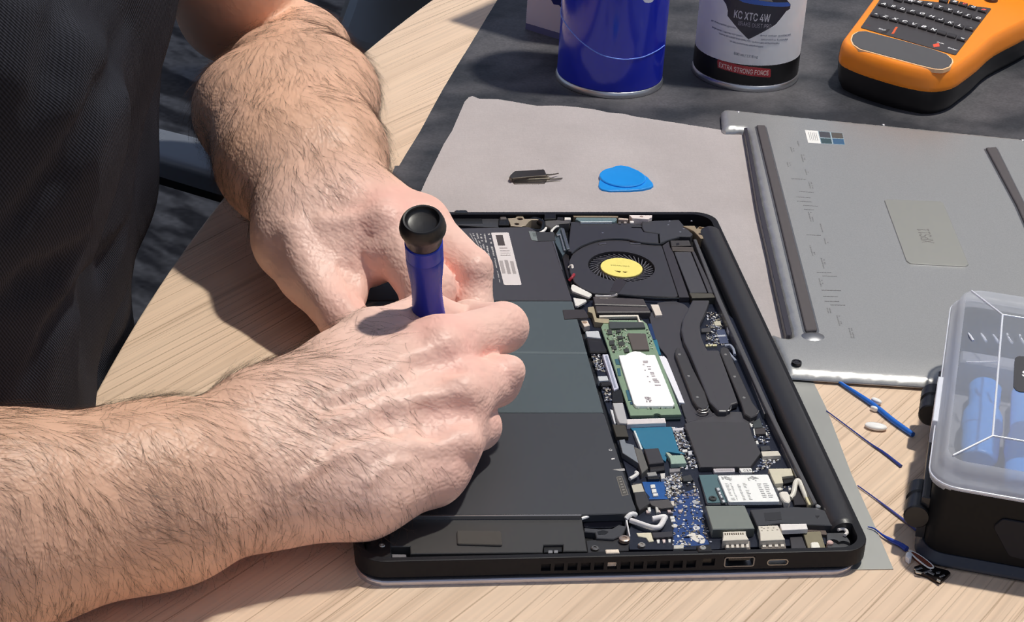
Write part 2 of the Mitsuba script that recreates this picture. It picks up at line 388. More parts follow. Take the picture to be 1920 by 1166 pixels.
# speaker plate along the near edge
sp = [(8.8,9.5),(10.2,31.3),(90.7,29.5),(89.3,5.5),(79.9,5.8),(80.6,10.3),(72.9,10.4),(71.8,5.3),(21.0,6.4),(21.2,11.4),(13.6,11.4)]
slab(LP + '__speaker_plate', sp, 4.7, 8.6, (62, 61, 61), 'satin', .3)
slab(LP + '__plate_edge', [(8.3,31.5),(37.7,29.9),(90.4,28.4),(90.2,27.4),(37.6,28.9),(8.2,30.6)], 8.4, 10.3, (168, 164, 162), 'metal', .1)
slab(LP + '__foam_pad', [(40.1,20.3),(57.3,19.3),(56.7,9.6),(39.4,11.1)], 8.5, 9.5, (78, 74, 71), 'paper', .3, .8, label='dark grey foam pad on the speaker plate')
if True:
    slab(LP + '__clip', [(73.2,11.5),(80.4,11.2),(79.8,7.1),(72.5,6.7)], 4.7, 7.6, (20, 20, 22), 'satin', .2)
slab(LP + '__clip__contact', [(74.4,7.5),(76.1,7.4),(75.9,5.7),(74.1,5.6)], 7.5, 8.0, (190, 186, 184), 'metal', .1)
slab(LP + '__clip__contact', [(76.6,7.4),(78.2,7.4),(78.0,5.8),(76.4,5.7)], 7.5, 8.0, (190, 186, 184), 'metal', .1)
slab(LP + '__corner_block', [(3.6,4.0),(4.5,19.4),(14.4,19.9),(13.5,3.6)], 4.7, 9.0, (26, 26, 30), 'satin', .4, 1.5)
slab(LP + '__corner_block__post', [(4.6,15.3),(4.8,19.7),(8.1,19.7),(7.7,15.2)], 8.8, 10.2, (150, 156, 176), 'satin', .2)
def screw(key, x, y, z, r, col=(205, 200, 196), dark=(30, 28, 28), mat='metal'):
    return add(LP + '__' + key, moved(lathe([(0, z - 1.5), (r, z - 1.5), (r, z - .25), (r * .8, z), (r * .42, z), (r * .40, z - .35), (0, z - .35)], 24), None, (x, y, 0)), mat, 35, col)
def at(p):
    return tuple(np.mean(np.asarray(p), 0))
screw('screw', *at([(10.4,11.6)]), 9.4, 1.2, (232, 226, 216))
screw('screw', *at([(11.9,19.4)]), 9.3, 1.2, (60, 54, 52))
slab(LP + '__corner_plate', [(13.8,7.4),(19.3,6.9),(19.2,3.8),(13.9,4.2)], 4.7, 8.0, (112, 110, 114), 'satin', .2)
slab(LP + '__corner_plate', [(6.1,8.7),(11.8,5.9),(11.9,4.1),(6.6,4.9)], 4.7, 8.0, (66, 66, 68), 'satin', .2)

# far rim: antenna cover, brackets, connectors
slab(LP + '__antenna_cover', [(41.3,305.3),(62.7,306.2),(89.9,305.0),(88.3,291.4),(80.7,291.8),(67.8,294.0),(40.5,294.4)], 4.7, 8.4, (60, 60, 64), 'satin', .3)
slab(LP + '__antenna_cover__pocket', [(62.8,303.1),(80.7,302.6),(80.4,295.1),(65.8,294.7)], 8.3, 8.5, (32, 33, 37), 'satin', .1)
slab(LP + '__rim_clip', [(66.9,304.7),(67.8,305.5),(73.1,305.5),(73.6,304.1),(73.2,301.9),(66.8,302.2)], 9, 11.2, (24, 24, 26), 'satin', .3)
slab(LP + '__latch_block', [(89.3,300.2),(93.6,300.3),(94.4,297.7),(93.4,291.6),(88.1,291.8)], 4.7, 9.4, (18, 17, 18), 'satin', .2)
slab(LP + '__latch_block__top', [(89.9,300.5),(92.9,300.5),(92.9,297.8),(89.7,297.6)], 9.2, 9.8, (92, 86, 84), 'satin', .2)
def bracket(key, p, z, holes, col, z0=4.7, mat='metal_soft', parent=LP):
    m = M(prism(ccw(p), z0, z, .15))
    for x, y, r in holes:
        m = m - M(prism(circle(x, y, r, 20), z - 1.2, 30, 0))
    return add(parent + '__' + key, m, mat, False, col)
h1, h2 = at([(99.8,298.3)]), at([(97.4,292.5)])
bracket('hinge_bracket', [(93.6,299.1),(97.5,299.5),(98.6,301.7),(100.4,302.5),(101.8,301.2),(102.1,298.7),(107.9,298.5),(111.7,298.7),(110.7,297.3),(105.6,297.3),(104.0,295.3),(101.7,290.8),(99.0,289.6),(94.1,290.4),(94.0,293.9)], 9.6, [(*h1, 1.5), (*h2, 1.3)], (206, 188, 164))
screw('screw', *h1, 9.3, 1.35, (74, 62, 58)); screw('screw', *h2, 9.2, 1.1, (74, 62, 58))
slab(LP + '__cable_guide', [(112.2,297.4),(125.1,295.1),(124.2,292.8),(119.3,292.0),(117.0,290.3),(114.0,287.1),(111.8,290.1)], 4.7, 10.0, (88, 86, 86), 'satin', .3)
slab(LP + '__cable_guide__block', [(113.0,302.5),(118.6,302.8),(117.9,295.8),(111.8,295.3)], 8, 11, (20, 19, 20), 'satin', .3)
slab(LP + '__connector', [(122.8,299.2),(125.9,298.8),(125.6,296.3),(122.3,296.1)], 8, 10.2, (222, 216, 210), 'satin', .2)
slab(LP + '__connector', [(119.2,299.9),(122.3,299.6),(121.9,296.5),(118.5,296.7)], 6, 10.0, (40, 38, 40), 'satin', .2)
add(LP + '__cable_loop', tube(spline(z3([(104.9,299.6),(107.3,299.9),(110.0,298.1),(111.9,294.3),(110.5,289.0),(107.1,288.5),(104.5,291.4)], [7, 8, 8, 8, 7, 6.5, 6])), 1.9, 12), 'gloss', 40, (22, 23, 28))
add(LP + '__antenna_wire', tube(spline(z3([(107.8,285.0),(110.1,285.9),(111.5,287.9),(112.3,290.3)], [8, 8.6, 9, 8.6])), .65, 8), 'satin', 40, (228, 224, 220))
add(LP + '__antenna_wire', tube(spline(z3([(114.1,285.9),(115.3,288.2),(117.1,290.3),(118.5,291.8)], [8, 8.6, 9, 8.6])), .65, 8), 'satin', 40, (228, 224, 220))
slab(LP + '__grey_tape', [(102.2,283.3),(105.6,282.7),(105.4,272.1),(102.4,273.3)], 9.7, 10.1, (122, 128, 128), 'satin', .05)
slab(LP + '__grey_tape__square', [(103.9,281.4),(105.4,281.6),(105.4,277.1),(103.7,277.1)], 10.05, 10.16, (98, 104, 104), 'satin', .02)
slab(LP + '__black_tape', [(105.7,282.5),(115.0,282.1),(114.4,272.4),(105.2,272.1)], 9.7, 10.05, (58, 58, 60), 'satin', .05)
slab(LP + '__cable_channel', [(114.5,277.6),(116.7,285.7),(119.6,292.4),(121.5,291.2),(121.2,268.5),(119.6,267.3),(116.3,260.5)], 4.7, 7.6, (72, 84, 92), 'satin', .2)
slab(LP + '__silver_rib', [(119.5,289.3),(121.1,288.1),(120.6,265.5),(119.1,264.8)], 6, 9.2, (160, 166, 170), 'metal', .2)
slab(LP + '__silver_rib', [(116.3,282.4),(118.6,282.8),(118.4,264.3),(117.5,264.1),(117.9,281.2),(116.5,280.7)], 6, 9.0, (196, 200, 204), 'metal', .2)
slab(LP + '__battery_edge', [(112.7,272.1),(113.6,272.1),(113.4,241.4),(112.9,240.8)], 8, 10, (150, 150, 152), 'metal', .1)
slab(LP + '__speaker_board', [(128.3,298.7),(130.2,301.8),(149.7,300.7),(149.9,298.2),(147.9,294.9),(130.5,295.6)], 5, 9.4, (104, 124, 130), 'satin', .2, label='teal grey board on the far rim')
slab(LP + '__speaker_board__edge', [(130.4,295.3),(146.8,295.5),(146.6,294.5),(130.4,294.3)], 8.5, 9.7, (196, 206, 210), 'satin', .1)
slab(LP + '__gold_strip', [(127.2,301.6),(150.9,300.9),(150.5,299.6),(127.7,300.2)], 5, 10.0, (176, 158, 136), 'metal_soft', .15)
h1 = at([(162.5,298.9)])
bracket('white_connector', [(156.5,300.9),(168.5,300.5),(167.9,298.0),(166.6,297.1),(165.7,295.9),(157.5,297.0)], 10.6, [(*h1, 1.0)], (226, 214, 210), 5, 'satin')
slab(LP + '__connector', [(150.9,299.7),(155.8,298.6),(155.4,296.9),(150.4,297.6)], 5, 9.6, (196, 176, 164), 'satin', .2)
slab(LP + '__connector', [(156.1,296.3),(158.2,296.1),(157.8,293.8),(156.0,294.0)], 5, 9.6, (222, 216, 212), 'satin', .2)
slab(LP + '__connector', [(153.0,295.7),(154.4,295.5),(154.0,293.6),(152.7,293.8)], 5, 9.4, (160, 150, 146), 'satin', .2)
slab(LP + '__connector', [(150.1,296.1),(151.4,295.9),(151.1,293.6),(149.7,293.8)], 5, 9.2, (90, 86, 86), 'satin', .2)
# black wing plates behind the fan
slab(LP + '__wing_plate', [(125.9,297.2),(130.3,296.6),(148.1,295.5),(156.7,295.3),(161.8,292.5),(161.8,291.3),(156.4,291.5),(155.9,290.1),(161.1,289.9),(161.4,285.3),(168.5,282.9),(166.9,272.5),(158.6,273.4),(150.9,277.5),(143.8,278.1),(136.2,276.3),(128.1,270.4),(121.5,262.7),(119.6,264.1)], 4.7, 8.6, (57, 57, 63), 'satin', .3)
slab(LP + '__wing_plate', [(162.6,296.3),(169.1,297.5),(182.3,298.3),(183.7,290.7),(186.2,281.8),(184.2,278.7),(178.5,279.1),(171.8,275.1),(167.4,271.7),(169.0,282.4),(161.8,285.1),(161.4,289.2),(161.6,290.7),(161.8,291.7)], 4.7, 9.0, (62, 62, 67), 'satin', .3)
for (x, y), z in ((at([(140.2,284.2)]), 8.6), (at([(175.5,292.5)]), 9), (at([(188.3,296.3)]), 9.4), (at([(180.1,284.2)]), 9), (at([(177.0,296.9)]), 9), (at([(182.6,287.9)]), 9)):
    add(LP + '__wing_plate__rivet', moved(lathe([(0, z - .4), (.55, z - .4), (.5, z + .05), (0, z + .12)], 14), None, (x, y, 0)), 'metal', 40, (206, 206, 212))
h1 = at([(190.3,280.5)]); h2 = at([(191.2,287.4)])
bracket('corner_bracket', [(182.6,289.8),(188.7,290.2),(189.0,286.5),(190.9,289.4),(193.9,288.4),(193.5,282.7),(193.3,277.1),(191.6,275.8),(188.8,275.6),(188.0,279.7),(186.9,284.3)], 9.6, [(*h1, 1.5), (*h2, 1.1)], (188, 168, 140))
screw('screw', *h1, 9.5, 1.4, (120, 106, 98))

# fan with blades, sticker and heat exchanger
FN = LP + '__fan'
fc = at([(128.0,248.2),(159.2,246.2)]); fr = 16.4
hous = M(prism(rounded([(121.7,262.0),(128.5,269.8),(136.5,275.1),(143.6,276.9),(150.7,276.3),(158.0,272.6),(168.1,270.9),(165.9,214.7),(149.1,216.5),(136.5,218.4),(125.1,219.5),(120.2,224.4),(117.8,230.9),(117.2,241.4),(118.4,252.9)], 2.5), 4.7, 8.4, .3)) - M(prism(circle(*fc, fr, 64), 4.9, 20, 0))
add(FN + '__housing', hous, 'satin', 25, (58, 57, 62))
add(FN + '__floor', moved(lathe([(0, 4.9), (fr, 4.9), (fr, 5.0), (0, 5.0)], 40), None, (*fc, 0)), 'satin', False, (16, 16, 18))
add(FN + '__hub', moved(lathe([(0, 5), (11.6, 5), (11.6, 6.4), (10.6, 7.2), (0, 7.2)], 48), None, (*fc, 0)), 'satin', 35, (44, 38, 34))
bl = []
for k in range(38):
    a = k * 2 * math.pi / 38
    c1, s1, c2, s2 = math.cos(a), math.sin(a), math.cos(a + .34), math.sin(a + .34)
    p = np.array([(11.2 * c1, 11.2 * s1), (15.7 * c2, 15.7 * s2)]); d = (p[1] - p[0]) / np.linalg.norm(p[1] - p[0]); n_ = np.array([-d[1], d[0]]) * .24
    add(FN + '__blade', moved(prism([p[0] - n_, p[1] - n_, p[1] + n_, p[0] + n_], 5.2, 7.3, 0), None, (*fc, 0)), 'satin', False, (92, 90, 96))
sc_ = at([(133.8,248.2),(153.6,246.4)])
add(FN + '__sticker', moved(lathe([(0, 7.1), (10.3, 7.1), (10.3, 7.75), (10.1, 7.9), (0, 7.9)], 56), None, (*sc_, 0)), 'paper', 35, (238, 222, 128), 'round pale yellow fan sticker')
add(FN + '__sticker__lettering', words('asassuapo', 1.35, (sc_[0] - 5.2, sc_[1] + 2.0, 7.9), (1, -.20, 0), (0, 1, 0), .01, .03), 'paper', False, (110, 92, 40))
add(FN + '__sticker__lettering', words('--------', .8, (sc_[0] - 1.8, sc_[1] + 4.2, 7.9), (1, -.12, 0), (0, 1, 0), .01, .03), 'paper', False, (190, 165, 80))
slab(FN + '__sticker__emblem', [(sc_[0] - 4.2, sc_[1] - 3.6), (sc_[0] - 1.8, sc_[1] - 5.9), (sc_[0] - 1.0, sc_[1] - 4.3)], 7.88, 7.94, (96, 78, 30), 'paper', 0)
slab(FN + '__sticker__emblem', [(sc_[0] - .4, sc_[1] - 4.6), (sc_[0] + .7, sc_[1] - 6.3), (sc_[0] + 2.2, sc_[1] - 4.9)], 7.88, 7.94, (96, 78, 30), 'paper', 0)
slab(FN + '__motor_tab', [(138.2,233.1),(140.9,233.8),(143.5,230.8),(137.8,219.6),(133.3,220.2)], 6.8, 8.7, (52, 48, 52), 'satin', .2)
add(FN + '__rim', tube(spline(z3([(120.7,260.2),(123.6,264.3),(127.8,269.0),(135.9,274.5),(143.5,276.5),(150.6,275.9),(158.1,272.0),(167.1,270.7),(171.6,274.1),(178.3,277.9)], 8.8)), .45, 8), 'gloss', 40, (34, 34, 38))
add(FN + '__rim', tube(spline(z3([(125.6,216.4),(131.8,216.1),(134.5,216.7),(136.4,217.8)], 8.6)), .4, 8), 'metal', 40, (190, 184, 178))
add(FN + '__rim', tube(spline(z3([(136.4,217.8),(142.6,216.2),(148.8,214.6),(155.1,213.6),(165.8,213.4)], 8.4)), .45, 8), 'gloss', 40, (30, 30, 33))
for q in ([(135.9,271.7),(140.0,272.9),(140.0,271.5),(136.2,270.5)], [(152.3,272.6),(157.7,272.0),(157.4,270.8),(152.1,271.4)]):
    add(FN + '__clip', prism(q, 8.2, 8.8, .1), 'metal', False, (140, 138, 140))
add(FN + '__wire', tube(spline(z3([(117.7,248.4),(119.1,248.8),(119.2,246.4),(118.2,244.1)], [7, 8.2, 8, 7])), .75, 8), 'satin', 40, (214, 206, 200), 'white fan wire')
add(FN + '__wire', tube(spline(z3([(118.6,240.8),(118.7,238.4),(117.4,235.6),(115.9,234.7)], [7, 8.4, 8.4, 7])), .8, 8), 'satin', 40, (150, 40, 52), 'red fan wire')
slab(LP + '__dark_channel', [(116.4,263.0),(120.5,266.4),(118.1,246.1),(118.8,235.2),(116.6,232.0),(115.8,240.4)], 4.7, 6.4, (32, 27, 28), 'satin', .2)
slab(FN + '__exchanger', [(168.1,269.3),(172.3,274.1),(171.7,267.3),(172.3,263.4),(170.9,213.9),(166.0,214.0)], 4.7, 8.8, (56, 53, 58), 'satin', .2)
slab(FN + '__exchanger__plate', [(172.7,261.8),(181.1,261.9),(180.5,218.3),(172.1,218.2)], 4.7, 9.0, (70, 69, 74), 'satin', .25)
slab(FN + '__exchanger__side', [(181.6,261.3),(183.0,261.7),(183.7,217.3),(180.9,217.4)], 4.7, 9.3, (66, 64, 68), 'satin', .2)
slab(FN + '__exchanger__clip', [(172.9,273.3),(182.5,273.5),(182.4,267.8),(172.2,267.3)], 4.7, 9.6, (92, 88, 88), 'metal_soft', .2)
slab(FN + '__exchanger__clip', [(172.1,266.7),(183.1,266.2),(182.7,261.3),(171.9,262.4)], 4.7, 9.5, (104, 96, 92), 'metal_soft', .2)
slab(FN + '__exchanger__clip', [(171.4,216.8),(182.8,216.2),(183.1,212.2),(171.7,211.8)], 4.7, 9.6, (104, 100, 92), 'metal_soft', .2)
slab(FN + '__exchanger__hole', [(175.1,270.0),(176.8,270.5),(176.5,268.3),(174.9,267.5)], 9.5, 9.65, (24, 20, 20), 'satin', 0)

# motherboard with its components
MB = LP + '__motherboard'
board = [(117.4,212.9),(127.2,218.1),(151.7,217.8),(173.8,217.5),(183.4,213.0),(189.5,195.8),(189.4,126.4),(187.0,86.1),(189.0,38.7),(189.7,32.9),(192.3,17.5),(188.2,10.2),(150.3,9.4),(138.4,8.4),(106.8,9.7),(108.2,20.6),(115.2,39.4),(115.3,128.2)]
slab(MB + '__board', board, 4.7, 6.0, (20, 25, 42), 'satin', .1, label='dark blue printed circuit board')
slab(MB + '__bright_area', [(120.4,57.5),(131.4,57.8),(130.0,46.5),(129.2,44.3),(120.8,44.5),(121.5,46.2),(120.4,50.1)], 5.9, 6.08, (34, 84, 150), 'satin', 0)
slab(MB + '__bright_area', [(129.9,45.9),(142.2,52.1),(141.1,35.7),(138.7,20.6),(139.1,11.9),(124.5,10.0),(128.9,34.9)], 5.9, 6.06, (38, 66, 122), 'satin', 0)
def scatter(key, regions, n, seed, size, cols, zb=6.0):
    r = np.random.default_rng(seed); out, C = [], []
    for reg, wt in regions:
        q = np.asarray(reg)
        for _ in range(int(n * wt)):
            c = quad_map(q, r.random(), r.random())
            w, h = r.uniform(*size), r.uniform(*size) * .7
            if r.random() < .5:
                w, h = h, w
            b = boxm(c[0] - w / 2, c[0] + w / 2, c[1] - h / 2, c[1] + h / 2, zb - .1, zb + r.uniform(.25, .7), 0)
            out.append(b); C.append(np.tile(lin(cols[r.integers(len(cols))]), (len(b[0]), 1)))
    add(key, cat(out), 'satin', False, np.vstack(C), 'dense tiny components soldered on the circuit board', 'stuff')
PALE = [(205, 205, 214), (150, 152, 164), (120, 110, 104), (60, 56, 58), (186, 178, 160), (96, 104, 128), (230, 228, 226)]
q1 = [(170.1,170.8),(181.3,171.5),(183.7,202.6),(177.9,203.6)]; q2 = [(124.1,9.9),(139.9,12.4),(142.6,57.9),(130.9,61.0)]
q3 = [(174.2,84.7),(181.7,85.2),(182.9,101.9),(176.8,101.4)]; q4 = [(168.0,62.5),(176.7,67.1),(183.4,74.5),(174.0,73.4)]
q5 = [(138.3,66.2),(146.1,66.0),(145.5,87.7),(140.1,85.7)]; q6 = [(115.6,147.4),(119.7,148.1),(119.9,164.3),(115.8,164.4)]
q7 = [(140.1,85.7),(144.1,84.2),(145.7,98.6),(140.8,99.4)]; q8 = [(115.4,121.7),(118.2,121.6),(119.9,132.3),(115.8,136.3)]
q9 = [(171.7,48.9),(174.7,48.8),(181.8,50.6),(175.5,54.2)]; q10 = [(115.7,130.9),(121.7,130.8),(121.2,140.1),(115.6,140.3)]
q11 = [(127.9,45.1),(134.5,46.9),(136.5,60.8),(130.1,61.0)]; q12 = [(132.5,57.6),(136.9,57.4),(138.1,63.5),(133.1,63.0)]
scatter(MB + '__components', [(q1, .30), (q2, .34), (q3, .08), (q4, .12), (q5, .16), (q6, .10), (q7, .2), (q8, .05), (q9, .05), (q10, .05), (q11, .22), (q12, .06)], 900, 21, (.35, 1.25), PALE)
WHITE = (222, 220, 216)
def chips(items, mat='satin', parent=MB, name='chip'):
    for c in items:
        pts, z0, z1, col = c[:4]
        slab(parent + '__' + (c[4] if len(c) > 4 else name), pts, z0, z1, col, mat, .15, label=c[5] if len(c) > 5 else None)
chips([
    ([(176.4,96.2),(181.2,96.8),(180.2,91.8),(175.7,91.6)], 5.9, 7.2, (66, 60, 60)),
    ([(176.8,102.1),(180.8,105.7),(180.4,97.6),(176.2,97.4)], 5.9, 6.8, (64, 68, 70)),
    ([(175.1,101.0),(175.9,101.2),(176.1,98.5),(175.2,98.0)], 5.9, 6.9, WHITE, 'capacitor'),
    ([(175.7,96.0),(176.4,96.2),(175.6,91.3),(175.1,91.3)], 5.9, 6.9, WHITE, 'capacitor'),
    ([(180.5,93.4),(181.2,93.5),(181.0,91.2),(180.2,91.0)], 5.9, 6.9, WHITE, 'capacitor'),
    ([(174.6,86.7),(175.6,87.0),(175.5,84.1),(174.4,84.0)], 5.9, 6.9, WHITE, 'capacitor'),
    ([(174.4,76.2),(181.9,76.4),(182.2,72.6),(174.2,72.2)], 5.9, 8.2, (206, 198, 184), 'connector'),
    ([(175.4,82.0),(179.7,82.6),(179.5,79.0),(175.2,78.4)], 5.9, 7.0, (58, 58, 62)),
    ([(174.2,61.9),(183.9,62.0),(183.5,56.5),(178.5,55.7),(177.9,50.9),(174.4,50.4),(174.2,55.9)], 5.9, 8.6, (206, 198, 176), 'cream_bracket', 'cream L shaped bracket'),
    ([(179.0,57.6),(185.0,58.1),(184.4,54.0),(178.7,52.2)], 5.9, 7.4, (22, 20, 20)),
    ([(120.1,41.4),(128.5,42.5),(129.6,36.6),(124.1,35.9),(120.6,38.6)], 5.9, 7.3, (80, 76, 76)),
    ([(117.4,19.3),(125.5,19.8),(125.1,16.1),(117.4,15.6)], 5.9, 7.2, (52, 50, 56)),
    ([(137.8,59.5),(141.2,60.8),(141.6,56.7),(137.5,56.2)], 5.9, 7.2, (58, 58, 60)),
    ([(133.1,65.2),(137.8,65.4),(137.0,63.0),(132.6,62.4)], 5.9, 7.4, (132, 128, 130)),
    ([(137.2,59.3),(141.0,59.8),(141.0,56.1),(137.3,55.9)], 5.9, 7.2, (56, 58, 60)),
    ([(134.8,74.5),(140.7,74.7),(140.9,68.1),(134.3,67.9)], 5.9, 8.0, (152, 174, 160), 'shield', 'pale green metal shield'),
    ([(133.7,77.0),(135.1,76.6),(136.1,74.5),(134.5,72.5)], 5.9, 8.0, (168, 178, 160), 'shield'),
    ([(141.5,80.5),(143.7,80.8),(143.4,78.8),(141.3,78.4)], 5.9, 7.0, WHITE, 'capacitor'),
    ([(143.7,79.0),(145.3,79.3),(145.0,76.2),(143.3,75.9)], 5.9, 7.2, (196, 196, 200), 'capacitor'),
    ([(140.5,98.0),(145.2,98.3),(145.3,96.2),(140.5,95.9)], 5.9, 6.9, (198, 194, 200), 'connector'),
    ([(178.5,192.8),(182.0,193.6),(181.4,189.0),(178.4,188.9)], 5.9, 7.0, (190, 184, 166)),
    ([(170.2,171.2),(171.5,171.4),(171.3,169.5),(170.0,169.4)], 5.9, 6.8, (206, 198, 160), 'capacitor'),
    ([(172.0,171.4),(173.1,171.4),(172.8,169.7),(171.8,169.5)], 5.9, 6.8, (206, 198, 160), 'capacitor'),
    ([(173.5,171.4),(175.6,171.5),(175.4,169.8),(173.3,169.7)], 5.9, 6.8, (206, 198, 160), 'capacitor'),
    ([(178.2,185.4),(182.6,185.7),(181.5,172.5),(177.2,172.1)], 5.9, 6.7, (70, 78, 104)),
    ([(177.4,179.8),(181.5,180.4),(181.4,178.7),(177.2,178.3)], 6.6, 6.85, (176, 178, 188), 'pins'),
    ([(171.1,185.6),(175.6,186.8),(175.2,182.5),(170.5,182.4)], 5.9, 7.2, (72, 70, 72)),
    ([(123.1,54.3),(125.1,54.5),(124.9,52.1),(122.9,51.8)], 5.9, 6.8, WHITE, 'capacitor'),
    ([(123.0,51.0),(125.0,51.2),(124.8,48.7),(122.8,48.3)], 5.9, 6.8, WHITE, 'capacitor'),
    ([(123.0,47.8),(125.1,48.0),(125.0,46.2),(122.8,45.8)], 5.9, 6.8, WHITE, 'capacitor'),
    ([(127.0,31.3),(128.8,31.4),(128.6,29.7),(126.8,29.5)], 5.9, 6.6, WHITE, 'capacitor'),
    ([(126.9,29.1),(128.7,29.3),(128.5,27.6),(126.7,27.5)], 5.9, 6.6, WHITE, 'capacitor'),
    ([(118.5,15.2),(119.9,15.3),(119.3,12.9),(118.5,12.8)], 5.9, 6.6, WHITE, 'capacitor'),
    ([(120.8,15.3),(122.1,15.3),(121.7,13.1),(120.8,13.0)], 5.9, 6.6, (226, 206, 200), 'capacitor'),
    ([(123.2,15.4),(124.4,15.4),(123.7,13.1),(123.0,13.2)], 5.9, 6.6, WHITE, 'capacitor'),
    ([(124.4,10.3),(128.5,10.4),(127.9,8.0),(124.0,7.9)], 5.9, 7.2, (196, 192, 184), 'connector'),
    ([(111.4,20.2),(117.3,20.3),(117.3,14.3),(115.3,13.9),(114.7,16.8),(111.7,17.9)], 5.9, 6.5, (214, 206, 182), 'cream_patch', 'cream patch on the circuit board'),
    ([(118.8,37.1),(120.1,37.3),(119.8,34.2),(118.6,34.0)], 5.9, 7.2, WHITE, 'capacitor'),
    ([(122.1,38.0),(123.2,38.2),(123.0,33.6),(121.8,33.3)], 5.9, 7.2, (196, 192, 186), 'capacitor'),
    ([(129.1,41.6),(130.5,41.9),(130.2,38.3),(129.0,38.2)], 5.9, 7.0, (206, 196, 186), 'capacitor'),
    ([(122.8,61.5),(126.8,62.1),(126.9,59.4),(123.0,58.8)], 5.9, 8.0, (150, 148, 146), 'connector'),
    ([(128.5,61.4),(130.6,61.6),(129.7,57.6),(128.2,57.3)], 5.9, 7.6, (206, 202, 198), 'connector'),
    ([(122.6,59.4),(127.5,59.6),(127.5,57.6),(122.7,57.5)], 5.9, 7.4, (28, 27, 30)),
])
for k in range(4):
    x, y = at([(124.9,34.6),(128.2,34.5)]); 
    slab(MB + '__capacitor', [(x - 8 + 4.4 * k - .7, y - .9), (x - 8 + 4.4 * k + .7, y - .9), (x - 8 + 4.4 * k + .7, y + .9), (x - 8 + 4.4 * k - .7, y + .9)], 5.9, 6.9, (196, 176, 172), 'satin', .1)
for (x, y), r, c in ((at([(139.6,41.8)]), 1.5, (186, 188, 196)), (at([(127.7,25.1)]), 1.3, (232, 228, 222)), (at([(136.2,23.3)]), 1.5, (220, 220, 222)), (at([(145.5,87.4)]), .8, (205, 205, 210)), (at([(145.5,72.2)]), .8, (205, 205, 210))):
    slab(MB + '__solder_pad', circle(x, y, r, 20), 5.9, 6.25, c, 'metal_soft', .1)
slab(MB + '__solder_pad', rounded([(132.4,19.8),(133.6,20.1),(135.9,19.3),(137.7,17.4),(138.1,14.9),(137.3,12.8),(135.9,12.2),(134.4,13.5),(132.7,15.7),(132.0,17.6)], .8), 5.9, 6.2, (220, 214, 206), 'satin', .1)
add(MB + '__lettering', words('1APE', 1.9, (*at([(135.4,46.1)]), 6.1), (1, .02, 0), (-.2, 1, 0), .02, .04), 'paper', False, (176, 156, 142))
add(MB + '__lettering', words('C+', 1.6, (*at([(156.5,207.4)]), 6.4), (1, .05, 0), (-.2, 1, 0), .3, .04), 'paper', False, (190, 188, 190))
# covers and shields over the board
slab(LP + '__heat_spreader', [(148.7,198.8),(155.3,212.1),(163.2,214.1),(167.9,210.3),(169.4,205.9),(163.1,191.2),(159.7,176.3),(160.0,149.0),(160.1,113.9),(161.2,107.6),(148.3,102.2),(147.9,108.4),(149.9,160.0),(147.0,174.0)], 5.9, 7.0, (66, 64, 69), 'satin', .2)
slab(LP + '__heat_spreader', [(147.6,105.6),(163.1,111.0),(174.9,110.7),(178.6,104.8),(176.9,101.7),(148.0,100.7)], 5.9, 6.9, (72, 70, 74), 'satin', .2)
HP = LP + '__heat_pipe'
slab(HP + '__pipe', [(171.5,210.0),(180.0,209.9),(177.1,201.9),(173.5,193.4),(170.7,187.2),(169.5,181.5),(168.6,174.4),(168.5,165.3),(168.9,161.3),(174.1,161.2),(172.9,114.6),(169.6,112.8),(166.2,107.1),(162.5,107.2),(160.2,115.3),(159.9,158.0),(159.4,169.5),(160.3,180.7),(163.2,191.5),(167.3,200.4)], 6.8, 9.4, (68, 66, 70), 'satin', .7, .8, steps=2)
slab(HP + '__arm', [(153.3,158.4),(154.2,162.8),(156.1,166.2),(156.4,162.8),(158.3,156.3),(160.1,124.3),(159.7,114.2),(158.4,111.1),(156.0,109.8),(154.1,112.1),(153.3,117.6)], 6.8, 9.0, (62, 60, 62), 'satin', .4, .6)
slab(HP + '__arm', [(174.4,159.9),(175.5,163.9),(177.3,165.3),(179.1,163.3),(178.9,152.9),(179.5,115.1),(180.6,108.7),(178.9,104.3),(175.8,102.1),(173.7,105.3),(174.2,115.2)], 6.8, 9.0, (62, 60, 62), 'satin', .4, .6)
for (x, y) in (at([(155.2,158.2)]), at([(155.6,138.6)]), at([(155.8,120.1)]), at([(176.5,157.7)]), at([(176.3,137.6)]), at([(176.5,119.1)])):
    slab(HP + '__arm__rivet', circle(x, y, .75, 14), 8.9, 9.15, (196, 192, 186), 'metal', .15)
for p in ([(154.4,110.3),(155.7,109.3),(157.9,110.2),(159.3,113.0)], [(153.5,109.2),(155.4,107.3),(157.9,107.9),(159.2,110.1)], [(166.4,108.8),(168.3,109.5),(169.8,114.4)], [(175.8,108.0),(177.4,107.2),(178.8,108.3)], [(174.4,106.0),(176.8,104.2),(179.4,105.9),(180.7,108.5)]):
    add(HP + '__spring', tube(spline(z3(p, 8.6)), .35, 8), 'metal', 40, (150, 146, 142))
for p in ([(178.3,168.1),(180.9,168.6),(181.8,165.0),(181.4,159.6)], [(178.9,161.6),(179.7,157.6),(180.6,153.7)]):
    add(LP + '__clear_cable', tube(spline(z3(p, 7.6)), .7, 8), 'gloss', 40, (150, 156, 172))
slab(LP + '__black_cover', [(146.0,99.0),(148.6,100.3),(161.0,100.2),(174.3,99.4),(173.5,89.1),(174.0,74.7),(167.2,64.2),(146.0,64.4)], 5.9, 8.4, (66, 64, 67), 'satin', .2, label='large black square cover sheet')
slab(LP + '__strip_label', [(151.4,64.2),(160.5,64.6),(160.1,61.7),(151.4,61.4)], 5.9, 7.6, (196, 190, 194), 'paper', .1)
